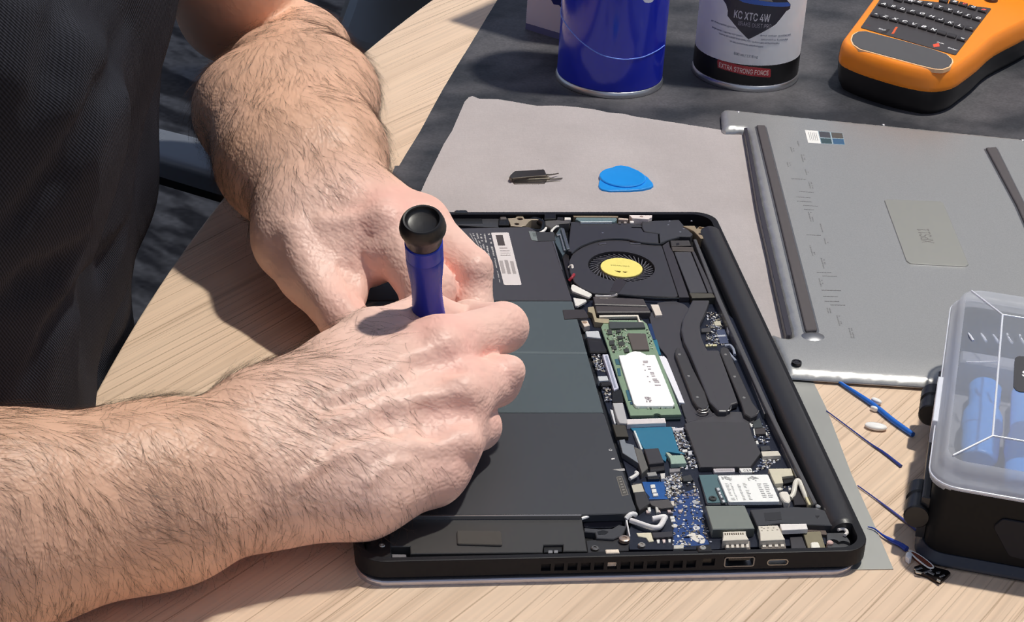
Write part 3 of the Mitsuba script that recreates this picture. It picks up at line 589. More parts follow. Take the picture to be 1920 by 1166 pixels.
slab(LP + '__strip_label', [(162.3,64.2),(167.6,64.5),(167.4,61.1),(162.8,61.1)], 5.9, 7.6, (228, 226, 224), 'paper', .1, .4)
add(LP + '__strip_label_001__lettering', words('C13', 1.3, (*at([(163.6,61.7)]), 7.6), (1, .03, 0), (-.25, 1, 0), .02, .04, True), 'paper', False, (70, 66, 66))
ink = [prism(sub_quad([(151.5,61.7),(160.0,61.8),(160.2,63.9),(151.6,63.9)], .06 + .055 * k, .06 + .055 * k + .03, .2, .8), 7.55, 7.66, 0) for k in range(16)]
add(LP + '__strip_label__lettering', cat(ink), 'paper', False, (156, 150, 152))
slab(LP + '__teal_board', [(122.6,99.1),(140.5,99.5),(140.1,80.0),(142.3,77.1),(135.2,79.4),(132.9,71.8),(125.4,82.5),(123.4,96.3)], 5.9, 6.7, (46, 112, 142), 'satin', .1, label='flat teal blue board')
slab(LP + '__white_connector_bar', [(121.3,103.2),(138.3,103.6),(138.1,99.6),(121.0,98.9)], 5.9, 8.6, (216, 208, 208), 'satin', .2, label='long white connector under the memory stick')
slab(LP + '__white_connector_bar__front', [(121.4,101.2),(138.6,102.0),(137.9,99.4),(121.7,99.2)], 5.9, 7.0, (150, 148, 172), 'satin', .1)
slab(LP + '__grey_pad', [(117.6,116.7),(122.2,117.0),(121.5,100.5),(120.5,99.5),(117.9,100.0),(117.5,103.9)], 5.9, 8.6, (176, 175, 177), 'satin', .2, .4)
slab(LP + '__white_strip', [(115.8,112.2),(116.9,111.5),(116.4,100.3),(115.7,100.3)], 5.9, 8.2, (206, 206, 210), 'satin', .1)
slab(LP + '__dark_block', [(114.9,100.4),(120.4,99.5),(120.2,90.1),(114.9,90.3)], 5.9, 7.8, (64, 60, 52), 'satin', .2)
slab(LP + '__dark_block', [(119.7,130.3),(123.9,130.2),(123.2,119.5),(118.1,119.6)], 5.9, 7.4, (24, 24, 26), 'satin', .2)
slab(LP + '__white_bar', [(123.1,94.7),(123.9,94.9),(124.5,79.9),(123.6,79.8)], 6, 7.9, (206, 214, 216), 'satin', .1)
slab(LP + '__grey_shield', [(115.4,86.4),(117.9,86.9),(117.9,83.9),(121.0,82.3),(120.5,67.7),(115.1,76.1)], 5.9, 8.6, (146, 151, 158), 'metal_soft', .2)
slab(LP + '__flat_cable', [(120.7,80.6),(123.7,77.8),(123.8,63.8),(120.4,59.7),(120.4,67.4)], 6, 8.8, (98, 96, 93), 'satin', .2)
slab(LP + '__black_connector', [(124.6,78.4),(130.9,78.9),(131.2,67.5),(124.6,66.6)], 5.9, 9.0, (60, 58, 62), 'satin', .3)
slab(LP + '__black_connector__front', [(125.2,68.9),(131.7,69.8),(131.1,64.4),(124.5,62.9)], 5.9, 7.4, (44, 42, 46), 'satin', .3)
add(LP + '__white_hook', tube(spline(z3([(114.8,56.6),(116.4,57.9),(117.9,59.3),(118.7,60.7),(118.0,61.6)], 8.2)), 0.8, 8), 'satin', 40, (224, 220, 216))
slab(LP + '__black_tape', [(115.3,53.4),(119.1,53.3),(119.5,46.6),(119.9,38.2),(114.7,33.1),(114.3,37.7)], 5.9, 8.4, (56, 54, 55), 'satin', .2)
slab(LP + '__cream_label', [(114.6,51.3),(118.9,52.3),(119.1,46.4),(114.5,45.8)], 8.3, 8.7, (186, 180, 166), 'paper', .05)
add(LP + '__white_cable', tube(spline(z3([(110.4,27.8),(112.5,25.4),(115.9,22.6),(118.2,21.4),(120.4,21.6),(122.0,23.5),(123.4,26.2),(124.0,27.4),(121.8,27.3),(118.9,26.9)], [7.2, 7.8, 8, 8, 8, 8.2, 8.6, 8.8, 8.8, 8.4])), 1.15, 10), 'satin', 40, (228, 224, 224), 'looped white cable')
add(LP + '__white_cable', tube(spline(z3([(108.4,27.9),(109.9,29.0),(111.4,29.9),(112.8,30.6)], [8, 9, 9, 8])), 1.0, 10), 'satin', 40, (228, 226, 226))
slab(LP + '__white_strip', [(108.2,28.2),(108.9,27.7),(108.1,15.9),(107.6,15.7)], 4.7, 8, (206, 204, 206), 'satin', .1)
slab(LP + '__dark_pocket', [(91.4,30.2),(94.5,32.8),(100.6,36.7),(109.2,37.2),(109.4,33.5),(106.6,26.6),(101.4,24.2),(90.9,25.0)], 4.7, 6.4, (14, 14, 22), 'gloss', .3, 1)
slab(LP + '__grey_flap', [(108.3,33.5),(112.1,33.7),(113.1,31.1),(110.0,29.6),(108.3,31.2)], 8, 9.2, (96, 97, 101), 'satin', .2)
add(LP + '__pocket_edge', tube(spline(z3([(90.4,27.7),(93.1,29.2),(95.4,30.4),(97.4,31.3),(99.9,32.7)], 8.6)), .65, 8), 'satin', 40, (232, 230, 230))
hh = at([(105.5,14.4)])
slab(LP + '__bracket_arm', [(90.8,23.3),(96.7,22.1),(101.7,22.2),(105.0,24.9),(108.0,23.6),(105.2,17.5),(101.2,15.0),(94.7,15.9),(94.7,19.7),(90.6,20.5)], 4.7, 7.4, (62, 62, 66), 'satin', .3)
slab(LP + '__bracket_arm__hole', [(95.6,20.1),(98.0,21.2),(100.3,20.0),(98.5,18.1),(95.7,17.9)], 7.35, 7.5, (16, 16, 20), 'satin', 0, .4)
slab(LP + '__bracket_arm', [(90.5,15.8),(103.9,17.7),(107.5,13.9),(106.2,8.5),(89.9,7.3)], 4.7, 6.4, (44, 43, 46), 'satin', .3)
screw('screw', *hh, 8.3, 2.2, (206, 182, 164), (60, 50, 46)); screw('screw', *at([(93.1,9.7)]), 7.4, 1.6, (140, 136, 134))
screw('screw', *at([(111.9,11.4)]), 7.2, 1.5, (205, 196, 186))
x_ = at([(95.7,-0.0),(100.9,0.0)])[0]
add(LP + '__cream_block', boxm(x_ - 2.6, x_ + 2.6, .2, 2.6, 5, 11.3, .3), 'satin', False, (230, 214, 196))
x_ = at([(131.7,0.4),(137.3,0.2)])[0]
add(LP + '__wall_tab', boxm(x_ - 2.8, x_ + 2.8, -.2, 3.6, 5, 11.2, .3), 'satin', False, (26, 24, 26))
screw('screw', x_ - .6, 1.9, 11.8, 1.3, (220, 216, 206))
# right corner: shield, sockets, daughter board
slab(LP + '__square_shield', [(141.4,33.4),(157.6,33.0),(158.0,16.4),(140.8,16.5)], 5.9, 10, (134, 139, 134), 'metal_soft', .3, .5, label='square grey green metal shield')
def socket(key, top, front, n):
    slab(LP + '__' + key, top, 5.9, 9.6, (214, 206, 192), 'satin', .2)
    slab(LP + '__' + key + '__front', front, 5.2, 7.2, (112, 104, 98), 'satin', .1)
    for k in range(n):
        slab(LP + '__' + key + '__contact', sub_quad(front, (k + .15) / n, (k + .72) / n, .15, .95), 7.1, 7.7, (214, 206, 196), 'satin', .1)
socket('cream_socket', [(144.9,15.3),(154.1,15.3),(153.7,12.6),(154.0,9.5),(143.4,9.1),(144.4,12.3)], [(144.2,6.0),(154.2,6.0),(155.3,12.0),(145.1,11.9)], 5)
socket('cream_socket', [(159.8,18.7),(168.0,18.9),(168.2,14.4),(168.5,8.9),(158.5,8.5),(159.5,13.7)], [(158.7,6.3),(168.6,6.2),(169.2,11.1),(159.5,10.8)], 4)
ink = [prism(sub_quad([(144.5,12.2),(153.4,12.2),(153.8,14.6),(144.9,14.7)], .05 + .1 * k, .05 + .1 * k + .06, .2, .8), 9.55, 9.64, 0) for k in range(9)]
add(LP + '__cream_socket__lettering', cat(ink), 'paper', False, (110, 100, 90))
ink = [prism(sub_quad([(159.8,14.6),(167.7,14.6),(167.8,18.3),(159.9,18.2)], a_, a_ + .09, b_, b_ + .18), 9.55, 9.64, 0) for a_, b_ in ((.05, .1), (.2, .5), (.35, .1), (.42, .6), (.6, .15), (.7, .6), (.85, .2), (.1, .75))]
add(LP + '__cream_socket_001__lettering', cat(ink), 'paper', False, (150, 142, 130))
slab(LP + '__daughter_board', [(159.3,30.7),(177.6,32.2),(186.7,31.2),(192.6,26.9),(193.1,21.5),(190.7,18.1),(180.6,19.2),(169.6,20.8),(159.6,18.7)], 5.9, 9.4, (59, 59, 63), 'satin', .3, .5)
slab(LP + '__daughter_board__patch', [(164.3,27.9),(171.4,28.5),(170.5,22.8),(163.6,22.4)], 9.35, 9.5, (44, 44, 47), 'satin', 0)
slab(LP + '__daughter_board__mark', [(184.8,25.3),(186.6,25.2),(185.1,23.2)], 9.35, 9.5, (28, 27, 30), 'satin', 0)
slab(LP + '__daughter_board__label', [(168.8,19.2),(179.5,19.0),(179.2,15.2),(168.6,14.8)], 8, 10, (228, 222, 218), 'paper', .1, label='white label strip')
slab(LP + '__tan_board', [(177.9,16.8),(185.1,17.0),(184.1,4.5),(177.1,4.4)], 4.7, 7.6, (128, 120, 98), 'satin', .1, label='olive tan flexible board')
slab(LP + '__tan_board__arm', [(180.2,19.2),(187.6,19.2),(187.5,14.9),(184.9,15.5),(185.3,17.6),(179.8,17.5)], 4.7, 7.2, (98, 86, 80), 'satin', .1)
slab(LP + '__tan_board__pad', [(178.7,8.2),(181.9,8.4),(181.8,4.5),(177.9,3.4)], 7.4, 8.6, (230, 226, 214), 'satin', .3, .8)
slab(LP + '__black_frame', [(172.1,14.7),(177.2,15.2),(177.0,6.7),(177.8,5.2),(174.0,5.4),(170.7,6.0)], 4.7, 6.8, (62, 60, 64), 'satin', .2)
hs = [(*at([(192.4,7.4)]), 2.6), (*at([(188.6,9.3)]), 2.0)]
bracket('corner_mount', [(187.3,15.6),(194.2,15.7),(195.2,10.1),(194.6,6.2),(189.8,3.4),(184.5,3.8)], 7.6, hs, (70, 70, 73), 4.7, 'satin')
slab(LP + '__corner_mount__button', circle(*at([(186.6,8.0)]), 1.3, 18), 6, 8.8, (212, 178, 170), 'satin', .4)
add(LP + '__corner_wire', tube(spline(z3([(192.0,16.5),(193.7,17.1),(194.9,16.7),(195.2,14.5),(193.8,12.7)], 8.4)), .7, 8), 'satin', 40, (222, 216, 212))
screw('screw', *at([(193.9,27.3)]), 9.4, 1.3, (70, 68, 72)); screw('screw', *at([(194.3,24.2)]), 9.2, 1.3, (150, 148, 150)); screw('screw', *at([(195.0,21.0)]), 9.0, 1.2, (206, 204, 206))
slab(LP + '__hinge_foot', [(186.5,32.2),(187.5,33.2),(188.8,31.7),(188.1,30.6),(186.6,31.0)], 7, 10, (206, 204, 200), 'metal', .3)
# wireless card
WC = LP + '__wireless_card'
slab(WC + '__board', [(144.5,60.3),(174.9,60.1),(174.9,38.7),(174.1,36.8),(143.6,38.1),(143.3,39.2)], 5.9, 7.3, (66, 68, 74), 'satin', .15)
slab(WC + '__green_end', [(144.4,59.6),(152.2,59.8),(151.9,38.9),(143.8,38.8)], 7.2, 7.6, (82, 108, 114), 'satin', .05, label='teal end of the wireless card')
wl = [(152.1,37.4),(173.1,37.0),(172.9,57.2),(151.7,57.2)]
slab(WC + '__label', wl, 7.2, 8.8, (240, 240, 238), 'paper', .1, .7, label='white printed label of the wireless card')
pr = []
for s0, t0, s1, t1 in ((.05, .78, .24, .96), (.55, .76, .78, .96)):
    r = np.random.default_rng(int(s0 * 100))
    for _ in range(26):
        a_, b_ = r.uniform(s0, s1 - .03), r.uniform(t0, t1 - .05)
        pr.append(prism(sub_quad(wl, a_, a_ + r.uniform(.015, .05), b_, b_ + r.uniform(.02, .05)), 8.78, 8.84, 0))
r = np.random.default_rng(8)
for s, w in ((.07, .08), (.17, .04), (.3, .07), (.42, .08)):
    for t in np.arange(.06, .7, .055):
        if r.random() < .8:
            pr.append(prism(sub_quad(wl, s, s + w * r.uniform(.5, 1), t, t + .028), 8.78, 8.83, 0))
for s, w in ((.70, .09), (.82, .10)):
    for t in np.arange(.14, .66, .07):
        pr.append(prism(sub_quad(wl, s, s + w * r.uniform(.6, 1), t, t + .035), 8.78, 8.83, 0))
add(WC + '__label__lettering', cat(pr), 'paper', False, (158, 158, 158), 'grey print and code blocks on the label', 'stuff')
screw('wireless_card__screw', *at([(146.4,41.4)]), 8.4, 1.6, (60, 62, 62), mat='satin')
slab(WC + '__side_chip', [(148.9,48.9),(150.4,49.2),(150.9,37.6),(149.3,37.4)], 7.2, 8.2, (66, 70, 74), 'satin', .1)
for q in ([(149.3,48.3),(150.5,48.6),(150.5,46.6),(149.4,46.3)], [(149.5,45.3),(150.4,45.6),(150.4,43.6),(149.5,43.4)], [(149.7,42.9),(150.4,43.0),(150.5,41.3),(149.7,41.0)], [(149.8,39.5),(150.8,39.7),(150.7,37.9),(149.8,37.6)]):
    slab(WC + '__capacitor', q, 8.1, 8.5, (196, 198, 202), 'satin', .05)
slab(LP + '__white_foot', [(174.5,44.0),(175.8,44.6),(178.2,44.4),(178.3,41.7),(177.9,37.8),(176.5,36.0),(175.1,36.9),(174.4,40.5)], 5.9, 8.8, (222, 216, 206), 'satin', .4, .6)
add(LP + '__white_cable', tube(spline(z3([(178.9,41.9),(180.4,43.7),(181.6,46.6),(182.5,49.3),(183.6,50.8),(184.4,50.3),(184.8,47.2),(184.9,43.2),(185.1,39.6)], [7, 7.6, 8.6, 9.2, 9.6, 9.4, 9, 8.6, 8])), 1.1, 10), 'satin', 40, (222, 216, 204))
slab(LP + '__cream_flap', [(184.3,41.2),(185.7,40.3),(186.3,34.2),(184.4,34.0),(184.3,36.3)], 6, 9, (206, 196, 160), 'satin', .2)
slab(LP + '__dark_panel', [(180.1,43.8),(183.1,48.7),(184.3,48.7),(184.8,36.3),(179.2,36.1)], 5.9, 7.6, (34, 30, 34), 'satin', .2)
for p in ([(175.2,49.9),(176.9,50.2),(176.8,48.2),(175.1,47.9)], [(180.0,49.8),(181.3,49.7),(180.9,48.1),(179.8,48.0)]):
    slab(MB + '__capacitor', p, 5.9, 7, (210, 206, 200), 'satin', .1)

# memory stick (solid state drive)
SS = LP + '__storage_stick'
stick = [(123.7,186.0),(126.8,192.7),(144.4,192.4),(145.8,188.8),(146.3,106.9),(123.8,106.6)]
nx, ny = at([(135.5,106.4)])
pcb = M(prism(ccw(stick), 7.0, 8.2, .1)) - M(prism(circle(nx, ny, 1.7, 20), 6, 10, 0))
add(SS + '__board', pcb, 'satin', False, (126, 148, 124), 'green circuit board of the storage stick')
slab(SS + '__spacer', [(124.7,186.8),(145.6,188.6),(145.6,105.1),(124.5,104.7)], 5.9, 7.0, (20, 36, 40), 'satin', .1)
slab(SS + '__socket', [(127.8,189.1),(144.0,188.3),(144.0,183.3),(127.1,182.6)], 5.9, 9.4, (70, 74, 74), 'satin', .2)
slab(SS + '__chip', [(134.7,178.2),(143.1,177.7),(142.2,162.7),(134.5,162.5)], 8.1, 9.2, (92, 84, 80), 'satin', .15, label='large grey brown chip')
for q in ([(125.9,182.5),(128.0,182.7),(127.7,178.2),(125.5,177.9)], [(125.1,172.0),(127.4,172.3),(127.1,168.2),(124.8,167.8)], [(129.1,170.6),(131.7,171.1),(131.7,167.3),(129.1,166.9)], [(129.4,176.1),(132.0,176.5),(132.0,173.9),(129.5,173.6)], [(125.4,167.0),(127.6,167.3),(127.4,164.0),(125.3,163.6)], [(130.0,181.8),(132.1,182.1),(131.9,179.9),(129.9,179.6)], [(130.5,164.0),(132.9,164.6),(132.7,161.4),(130.6,160.8)]):
    slab(SS + '__small_chip', q, 8.1, 8.9, (62, 64, 60), 'satin', .1)
scatter(SS + '__components', [([(125.4,161.5),(134.0,163.8),(135.0,184.0),(124.4,184.6)], 1.0)], 110, 5, (.3, .9), [(196, 196, 176), (150, 150, 130), (70, 70, 66), (206, 206, 196), (104, 120, 96)], 8.2)
scatter(SS + '__components', [([(127.2,111.3),(144.5,111.6),(143.9,114.2),(126.9,113.9)], .5), ([(143.2,163.6),(144.9,163.6),(145.7,185.5),(143.9,184.7)], .5)], 70, 6, (.3, .8), [(176, 206, 170), (70, 80, 70), (206, 210, 196)], 8.2)
slab(SS + '__label', [(127.0,157.0),(130.2,157.4),(132.3,159.4),(135.0,160.8),(137.4,160.2),(139.0,158.2),(139.8,157.2),(143.7,157.2),(144.4,113.8),(143.2,112.0),(127.2,112.4),(126.5,114.7)], 8.1, 9.5, (246, 246, 246), 'paper', .15, .4, label='white label on the storage stick')
wl = [(127.2,112.4),(144.2,112.4),(143.7,157.2),(127.0,157.0)]
pr = []
r = np.random.default_rng(14)
for t, s, w in ((.86, .6, .14), (.83, .6, .12), (.79, .56, .05), (.75, .66, .1), (.70, .66, .08), (.63, .68, .1), (.60, .68, .1), (.56, .68, .1), (.50, .68, .12), (.47, .68, .14), (.44, .70, .13), (.38, .68, .16), (.68, .55, .04), (.55, .56, .04), (.45, .56, .04)):
    pr.append(prism(sub_quad(wl, s, s + w, t, t + .02), 9.48, 9.54, 0))
for _ in range(22):
    a_, b_ = r.uniform(.27, .42), r.uniform(.06, .16)
    pr.append(prism(sub_quad(wl, a_, a_ + .035, b_, b_ + .02), 9.48, 9.54, 0))
add(SS + '__label__lettering', cat(pr), 'paper', False, (150, 140, 146), 'small grey print on the label', 'stuff')
for q, c in (([(125.0,155.4),(126.6,155.5),(126.6,150.5),(124.8,150.4)], (58, 96, 110)), ([(124.6,147.0),(126.1,147.3),(125.4,140.6),(124.0,140.4)], (58, 96, 110)), ([(125.3,127.7),(127.0,128.0),(126.5,118.9),(125.0,118.7)], (52, 96, 116)), ([(125.4,117.7),(126.8,118.0),(126.9,116.0),(125.4,115.3)], (46, 78, 100))):
    slab(SS + '__blue_chip', q, 8.1, 8.5, c, 'satin', .05)
slab(LP + '__white_fold', [(146.0,159.5),(148.6,159.2),(149.3,156.7),(149.8,117.6),(147.5,118.1),(146.2,151.9)], 5.9, 7.6, (232, 230, 238), 'paper', .1, label='white paper strip beside the storage stick')
slab(LP + '__teal_strip', [(146.2,174.6),(148.0,174.8),(147.4,160.8),(145.4,160.7)], 5.9, 7.6, (44, 110, 136), 'satin', .1)
slab(LP + '__blue_strip', [(146.5,190.4),(148.3,190.5),(147.7,175.5),(145.9,175.4)], 5.9, 7.4, (28, 52, 96), 'satin', .1)
slab(LP + '__white_rail', [(120.2,160.3),(122.8,160.4),(122.7,130.3),(120.2,128.3)], 5.9, 8.2, (200, 200, 218), 'satin', .15)
slab(LP + '__white_rail__groove', [(121.1,158.8),(122.1,158.9),(121.6,130.4),(120.6,129.8)], 8.15, 8.3, (146, 150, 168), 'satin', 0)
slab(LP + '__black_lid', [(124.2,214.3),(129.7,213.8),(143.1,212.2),(148.2,211.6),(148.4,207.8),(149.4,198.0),(123.4,198.2)], 5.9, 9.4, (74, 68, 68), 'satin', .6, .5, steps=2, label='black cover over the storage socket')
add(LP + '__black_lid__ridge', tube(spline(z3([(123.6,205.3),(134.1,204.7),(148.0,203.6)], 9.2)), .9, 8), 'satin', 40, (62, 57, 58))
slab(LP + '__lid_edge', [(125.2,214.0),(131.4,214.1),(134.2,215.6),(136.5,215.7),(135.7,214.3),(132.9,213.0),(125.2,213.0)], 8.6, 9.8, (200, 192, 184), 'metal', .2)
slab(LP + '__white_flag', [(115.6,225.9),(116.8,226.2),(123.8,216.7),(123.9,215.5),(122.0,212.9),(115.1,219.3),(114.8,222.3)], 8.6, 9.6, (226, 222, 216), 'paper', .15, .4, label='white paper flag beside the fan')
slab(LP + '__white_flag', [(114.7,213.9),(120.4,211.7),(120.6,210.3),(115.7,205.5),(114.5,205.8)], 8.0, 9.0, (222, 218, 214), 'paper', .15)
slab(LP + '__black_tape', [(107.5,199.6),(117.7,200.0),(118.6,194.6),(118.6,191.8),(107.1,190.6)], 9.6, 10.1, (60, 55, 56), 'satin', .1)
slab(LP + '__beige_label', [(151.0,207.9),(154.8,207.8),(154.7,197.3),(151.4,197.0)], 6.8, 8.2, (214, 202, 192), 'paper', .1)
slab(LP + '__gold_frame', [(120.2,204.4),(123.2,205.3),(123.2,203.1),(122.8,193.6),(128.5,192.8),(128.0,189.4),(125.7,189.2),(121.3,190.0),(121.4,198.7),(119.8,200.0)], 5.9, 8.8, (206, 190, 158), 'metal_soft', .15)
slab(LP + '__white_frame', [(124.2,195.8),(142.9,196.0),(142.8,190.4),(144.2,188.5),(143.3,187.5),(141.9,188.2),(142.0,194.5),(124.2,194.2)], 8, 9.2, (220, 212, 200), 'satin', .15)
slab(LP + '__dark_gap', [(123.7,198.9),(144.5,199.4),(145.5,192.8),(128.4,194.2)], 5.9, 6.8, (26, 26, 32), 'satin', .1)
hh = at([(116.5,190.0)])
bracket('screw_plate', [(114.9,193.0),(118.0,193.5),(118.6,187.1),(115.8,185.8)], 8.6, [(*hh, 1.2)], (222, 206, 192), 5.9, 'satin')
for q, p2 in (([(115.5,181.3),(121.8,181.7),(121.8,174.8),(115.6,176.3)], [(115.3,177.6),(122.2,176.8),(123.2,165.1),(122.7,163.3),(114.8,163.4)]), ([(114.7,140.1),(119.1,140.3),(119.1,136.4),(114.7,136.0)], [(115.0,137.6),(119.6,137.9),(120.1,134.0),(115.2,133.2)])):
    slab(LP + '__ribbon_connector', q, 5.9, 8.6, (196, 198, 202), 'satin', .2, .3)
    slab(LP + '__ribbon_connector__latch', p2, 5.9, 7.8, (34, 32, 36), 'satin', .5, .4)

# ---------------------------------------------------------------- loose metal bottom cover
CV = 'laptop_cover'
tag(CV, 'loose grey metal bottom cover of the laptop with two rubber strips', 'laptop cover')
cover = [(239.6,454.2),(237.5,451.8),(232.9,427.5),(233.8,424.4),(244.9,423.8),(245.7,419.2),(230.7,318.6),(213.4,181.3),(211.4,179.3),(207.7,180.9),(204.6,185.1),(202.3,190.8),(201.4,195.6)] + [(203.0, 196), (203.0, 148)] + [(391, 119), (394, 122)] + [(408.0,408.7),(405.5,412.5),(328.5,431.7),(282.1,442.9)]
cv, cf = cloth_mesh(rounded(cover, 1.2), 1.2, 5.0, 2.0, 0, 1)
near_a, near_b = np.array([203.0, 148.0]), np.array([391.0, 119.0])
nd = (near_b - near_a) / np.linalg.norm(near_b - near_a); nrm = np.array([-nd[1], nd[0]])
cg_ = Polygon(rounded(cover, 1.2)).exterior
from shapely import points as sh_points, distance as sh_distance
db = sh_distance(cg_, sh_points(cv[:, :2])); dn = (cv[:, :2] - near_a) @ nrm
topv = cv[:, 2] > 3
drop = 2.6 * np.clip(1 - db / 3.6, 0, 1) ** 2 + 2.4 * np.clip(1 - dn / 25.0, 0, 1) ** 1.8
cv[:, 2] = np.where(topv, 6.2 - np.minimum(drop, 4.2), cv[:, 2])
add(CV + '__plate', (cv, cf), 'aluminium', 50)
slab(CV + '__hinge_strip', [(244.6,423.8),(246.5,423.8),(231.6,321.2),(213.9,182.3),(212.5,179.8),(210.6,180.3),(228.4,317.3)], 1.9, 6.5, (52, 49, 58), 'satin', .3, label='thin black strip along the hinge recess')
for q in ([(252.3,425.4),(257.0,425.4),(226.4,184.4),(225.7,182.9),(220.7,182.4),(220.6,184.0)], [(378.4,394.9),(384.7,395.7),(376.2,328.3),(365.0,235.9),(358.1,233.6),(370.7,320.3)]):
    slab(CV + '__rubber_strip', q, 6.0, 7.6, (84, 79, 81), 'matte', .4, label='dark grey rubber strip')
    g_ = Polygon(ccw(q)).buffer(1.1, quad_segs=3)
    slab(CV + '__strip_bed', np.array(g_.exterior.coords)[:-1], 6.0, 6.35, (150, 150, 153), 'metal', .15)
bx, by = at([(223.1,178.9)])
dome = np.array([(r_, z_) for r_, z_ in [(0, 1.0), (1.5, .93), (3, .72), (4.5, .38), (5.6, 0)]])[::-1]
add(CV + '__strip_end', moved(lathe(dome, 32), np.diag([1, .8, 1]), (bx, by, 6.15)), 'metal', 60, (158, 158, 162))
plq = [(299.5,326.7),(301.1,328.0),(330.1,325.4),(331.2,323.4),(321.9,251.3),(319.8,249.0),(291.8,252.8),(290.7,255.7)]
slab(CV + '__badge_flap', plq, 6.1, 6.75, (178, 177, 171), 'metal_soft', .25, .8, label='pale metal flap with engraved letters')
wd = np.array([(306.6,273.7),(310.0,297.9),(311.2,274.9),(313.7,295.5)])
add(CV + '__badge_flap__lettering', words('XPS11', 6.2, (*wd[2], 6.75), (*(wd[3] - wd[2]), 0), (*(wd[0] - wd[2]), 0), .01, .05, squeeze=.62), 'paper', False, (120, 116, 114))
sq = [(277.0,403.3),(297.7,400.6),(300.8,417.6),(279.6,421.6)]
slab(CV + '__sticker', sub_quad(sq, 0, .345, 0, 1), 6.1, 6.3, (226, 224, 222), 'paper', .03, label='white sticker with small grey print')
for s0, s1, t0, t1, c in ((.365, .655, .5, .97, (70, 70, 76)), (.365, .655, .03, .44, (56, 76, 82)), (.69, .99, .52, .97, (84, 80, 76)), (.69, .99, .03, .46, (58, 92, 124))):
    slab(CV + '__sticker_pane', sub_quad(sq, s0, s1, t0, t1), 6.1, 6.3, c, 'satin', .03)
slab(CV + '__sticker__backing', sub_quad(sq, .345, 1, 0, 1), 6.1, 6.26, (150, 166, 176), 'paper', .02)
add(CV + '__sticker__lettering', cat([prism(sub_quad(sq, .07 + .05 * k, .09 + .05 * k, .2, .85), 6.29, 6.33, 0) for k in range(5)]), 'paper', False, (168, 166, 166))
# perforations beside the strip
tq = [np.array(p) for p in [(233.1,174.6),(242.3,174.4),(261.7,326.1),(251.9,322.9)]] ; uq = [np.array(p) for p in [(263.1,413.9),(273.9,411.8)]]
vq = [tq[0], tq[1], uq[1], uq[0]]
r = np.random.default_rng(77)
dots = []
def dot(s, t):
    c = quad_map(vq, s, t); dots.append(prism(circle(c[0], c[1], .42, 6), 6.15, 6.24, 0))
t = .012
while t < .985:
    kind = r.random()
    if kind < .5:
        for s in np.arange(r.choice([0, .25]), r.choice([.75, 1.0]) + .01, .085):
            dot(s, t)
        t += r.uniform(.014, .03)
    else:
        n_ = int(r.integers(4, 9)); side = r.choice([0, 0, .85, .4])
        for k_ in range(n_):
            dot(side, t + k_ * .0062)
            if r.random() < .4:
                dot(min(1, side + .12), t + k_ * .0062)
        t += n_ * .0062 + .008
add(CV + '__perforations', cat(dots), 'matte', False, (96, 94, 96), 'rows of small dark perforations', 'stuff')
x, y = at([(209.4,154.9)])
if True:
    add(CV + '__screw', moved(lathe([(0, 5.5), (2.4, 5.5), (2.3, 6.45), (1.7, 6.5), (1.5, 6.1), (.8, 6.1), (.6, 6.3), (0, 6.3)], 24), None, (x, y, 0)), 'metal', 35, (84, 82, 86))
for x, y in (at([(246.6,447.9)]), at([(328.5,430.0)]), at([(405.0,408.7)])):
    add(CV + '__screw', moved(lathe([(0, 5.5), (1.0, 5.5), (.9, 6.3), (.5, 6.55), (0, 6.6)], 18), None, (x, y, 0)), 'metal', 40, (222, 220, 220))
slab(CV + '__pin_hole', circle(*at([(245.1,372.7)]), .6, 12), 6.1, 6.26, (30, 28, 30), 'matte', 0)

# ---------------------------------------------------------------- tweezers head and blue opening pick on the cloth
PT = 'pick_tool'
tag(PT, 'small flat dark metal tool with thin prongs lying on the pale cloth', 'tool')
slab(PT + '__blade', [(101.9,359.2),(102.7,361.9),(105.6,367.0),(121.8,369.5),(122.3,368.6),(122.5,361.9),(103.8,358.1),(103.0,357.4)], 3.6, 5.0, (112, 104, 96), 'metal', .25, label='upper metal blade')
slab(PT + '__edge', [(103.7,360.1),(104.3,361.5),(123.6,363.9),(124.7,362.3),(124.1,361.1),(104.4,359.0)], 2.4, 3.6, (176, 166, 150), 'metal', .2)
slab(PT + '__blade', [(103.7,358.3),(104.7,361.1),(122.9,363.3),(123.4,362.5),(121.5,358.0),(120.8,356.3),(104.3,355.6)], 1.4, 2.9, (108, 100, 96), 'metal', .3)
for p, z0 in (([(122.8,363.5),(126.4,364.8),(129.6,366.7)], 4.4), ([(123.3,361.6),(127.3,361.4),(130.2,362.5),(131.3,363.2)], 3.2), ([(121.9,359.0),(125.8,359.9),(130.1,360.8)], 2.4)):
    add(PT + '__prong', tube(spline(z3(p, np.linspace(z0, z0 - .6, len(p)))), np.linspace(.55, .28, 6 * (len(p) - 1) + 1), 8), 'metal', 40, (122, 114, 106))
PK = 'opening_pick'
tag(PK, 'bright blue plastic opening pick with a round thumb rest on the pale cloth', 'opening pick')
slab(PK + '__body', [(149.5,353.6),(150.7,358.9),(153.0,365.4),(158.0,374.1),(163.0,378.9),(166.4,379.6),(170.3,378.0),(174.8,372.5),(178.4,363.8),(179.8,356.3),(179.5,353.6),(177.4,351.0),(172.4,348.5),(165.4,347.1),(154.5,346.6),(150.7,348.3),(149.6,350.4)], 1.2, 3.0, (30, 140, 222), 'satin', .6, steps=3, smooth=35)
pc = np.array([(151.4,360.3),(176.5,360.4)]); cx, cy = pc.mean(0); rx = abs(pc[1] - pc[0])[0] / 2
cx, cy = at([(164.1,362.5)])
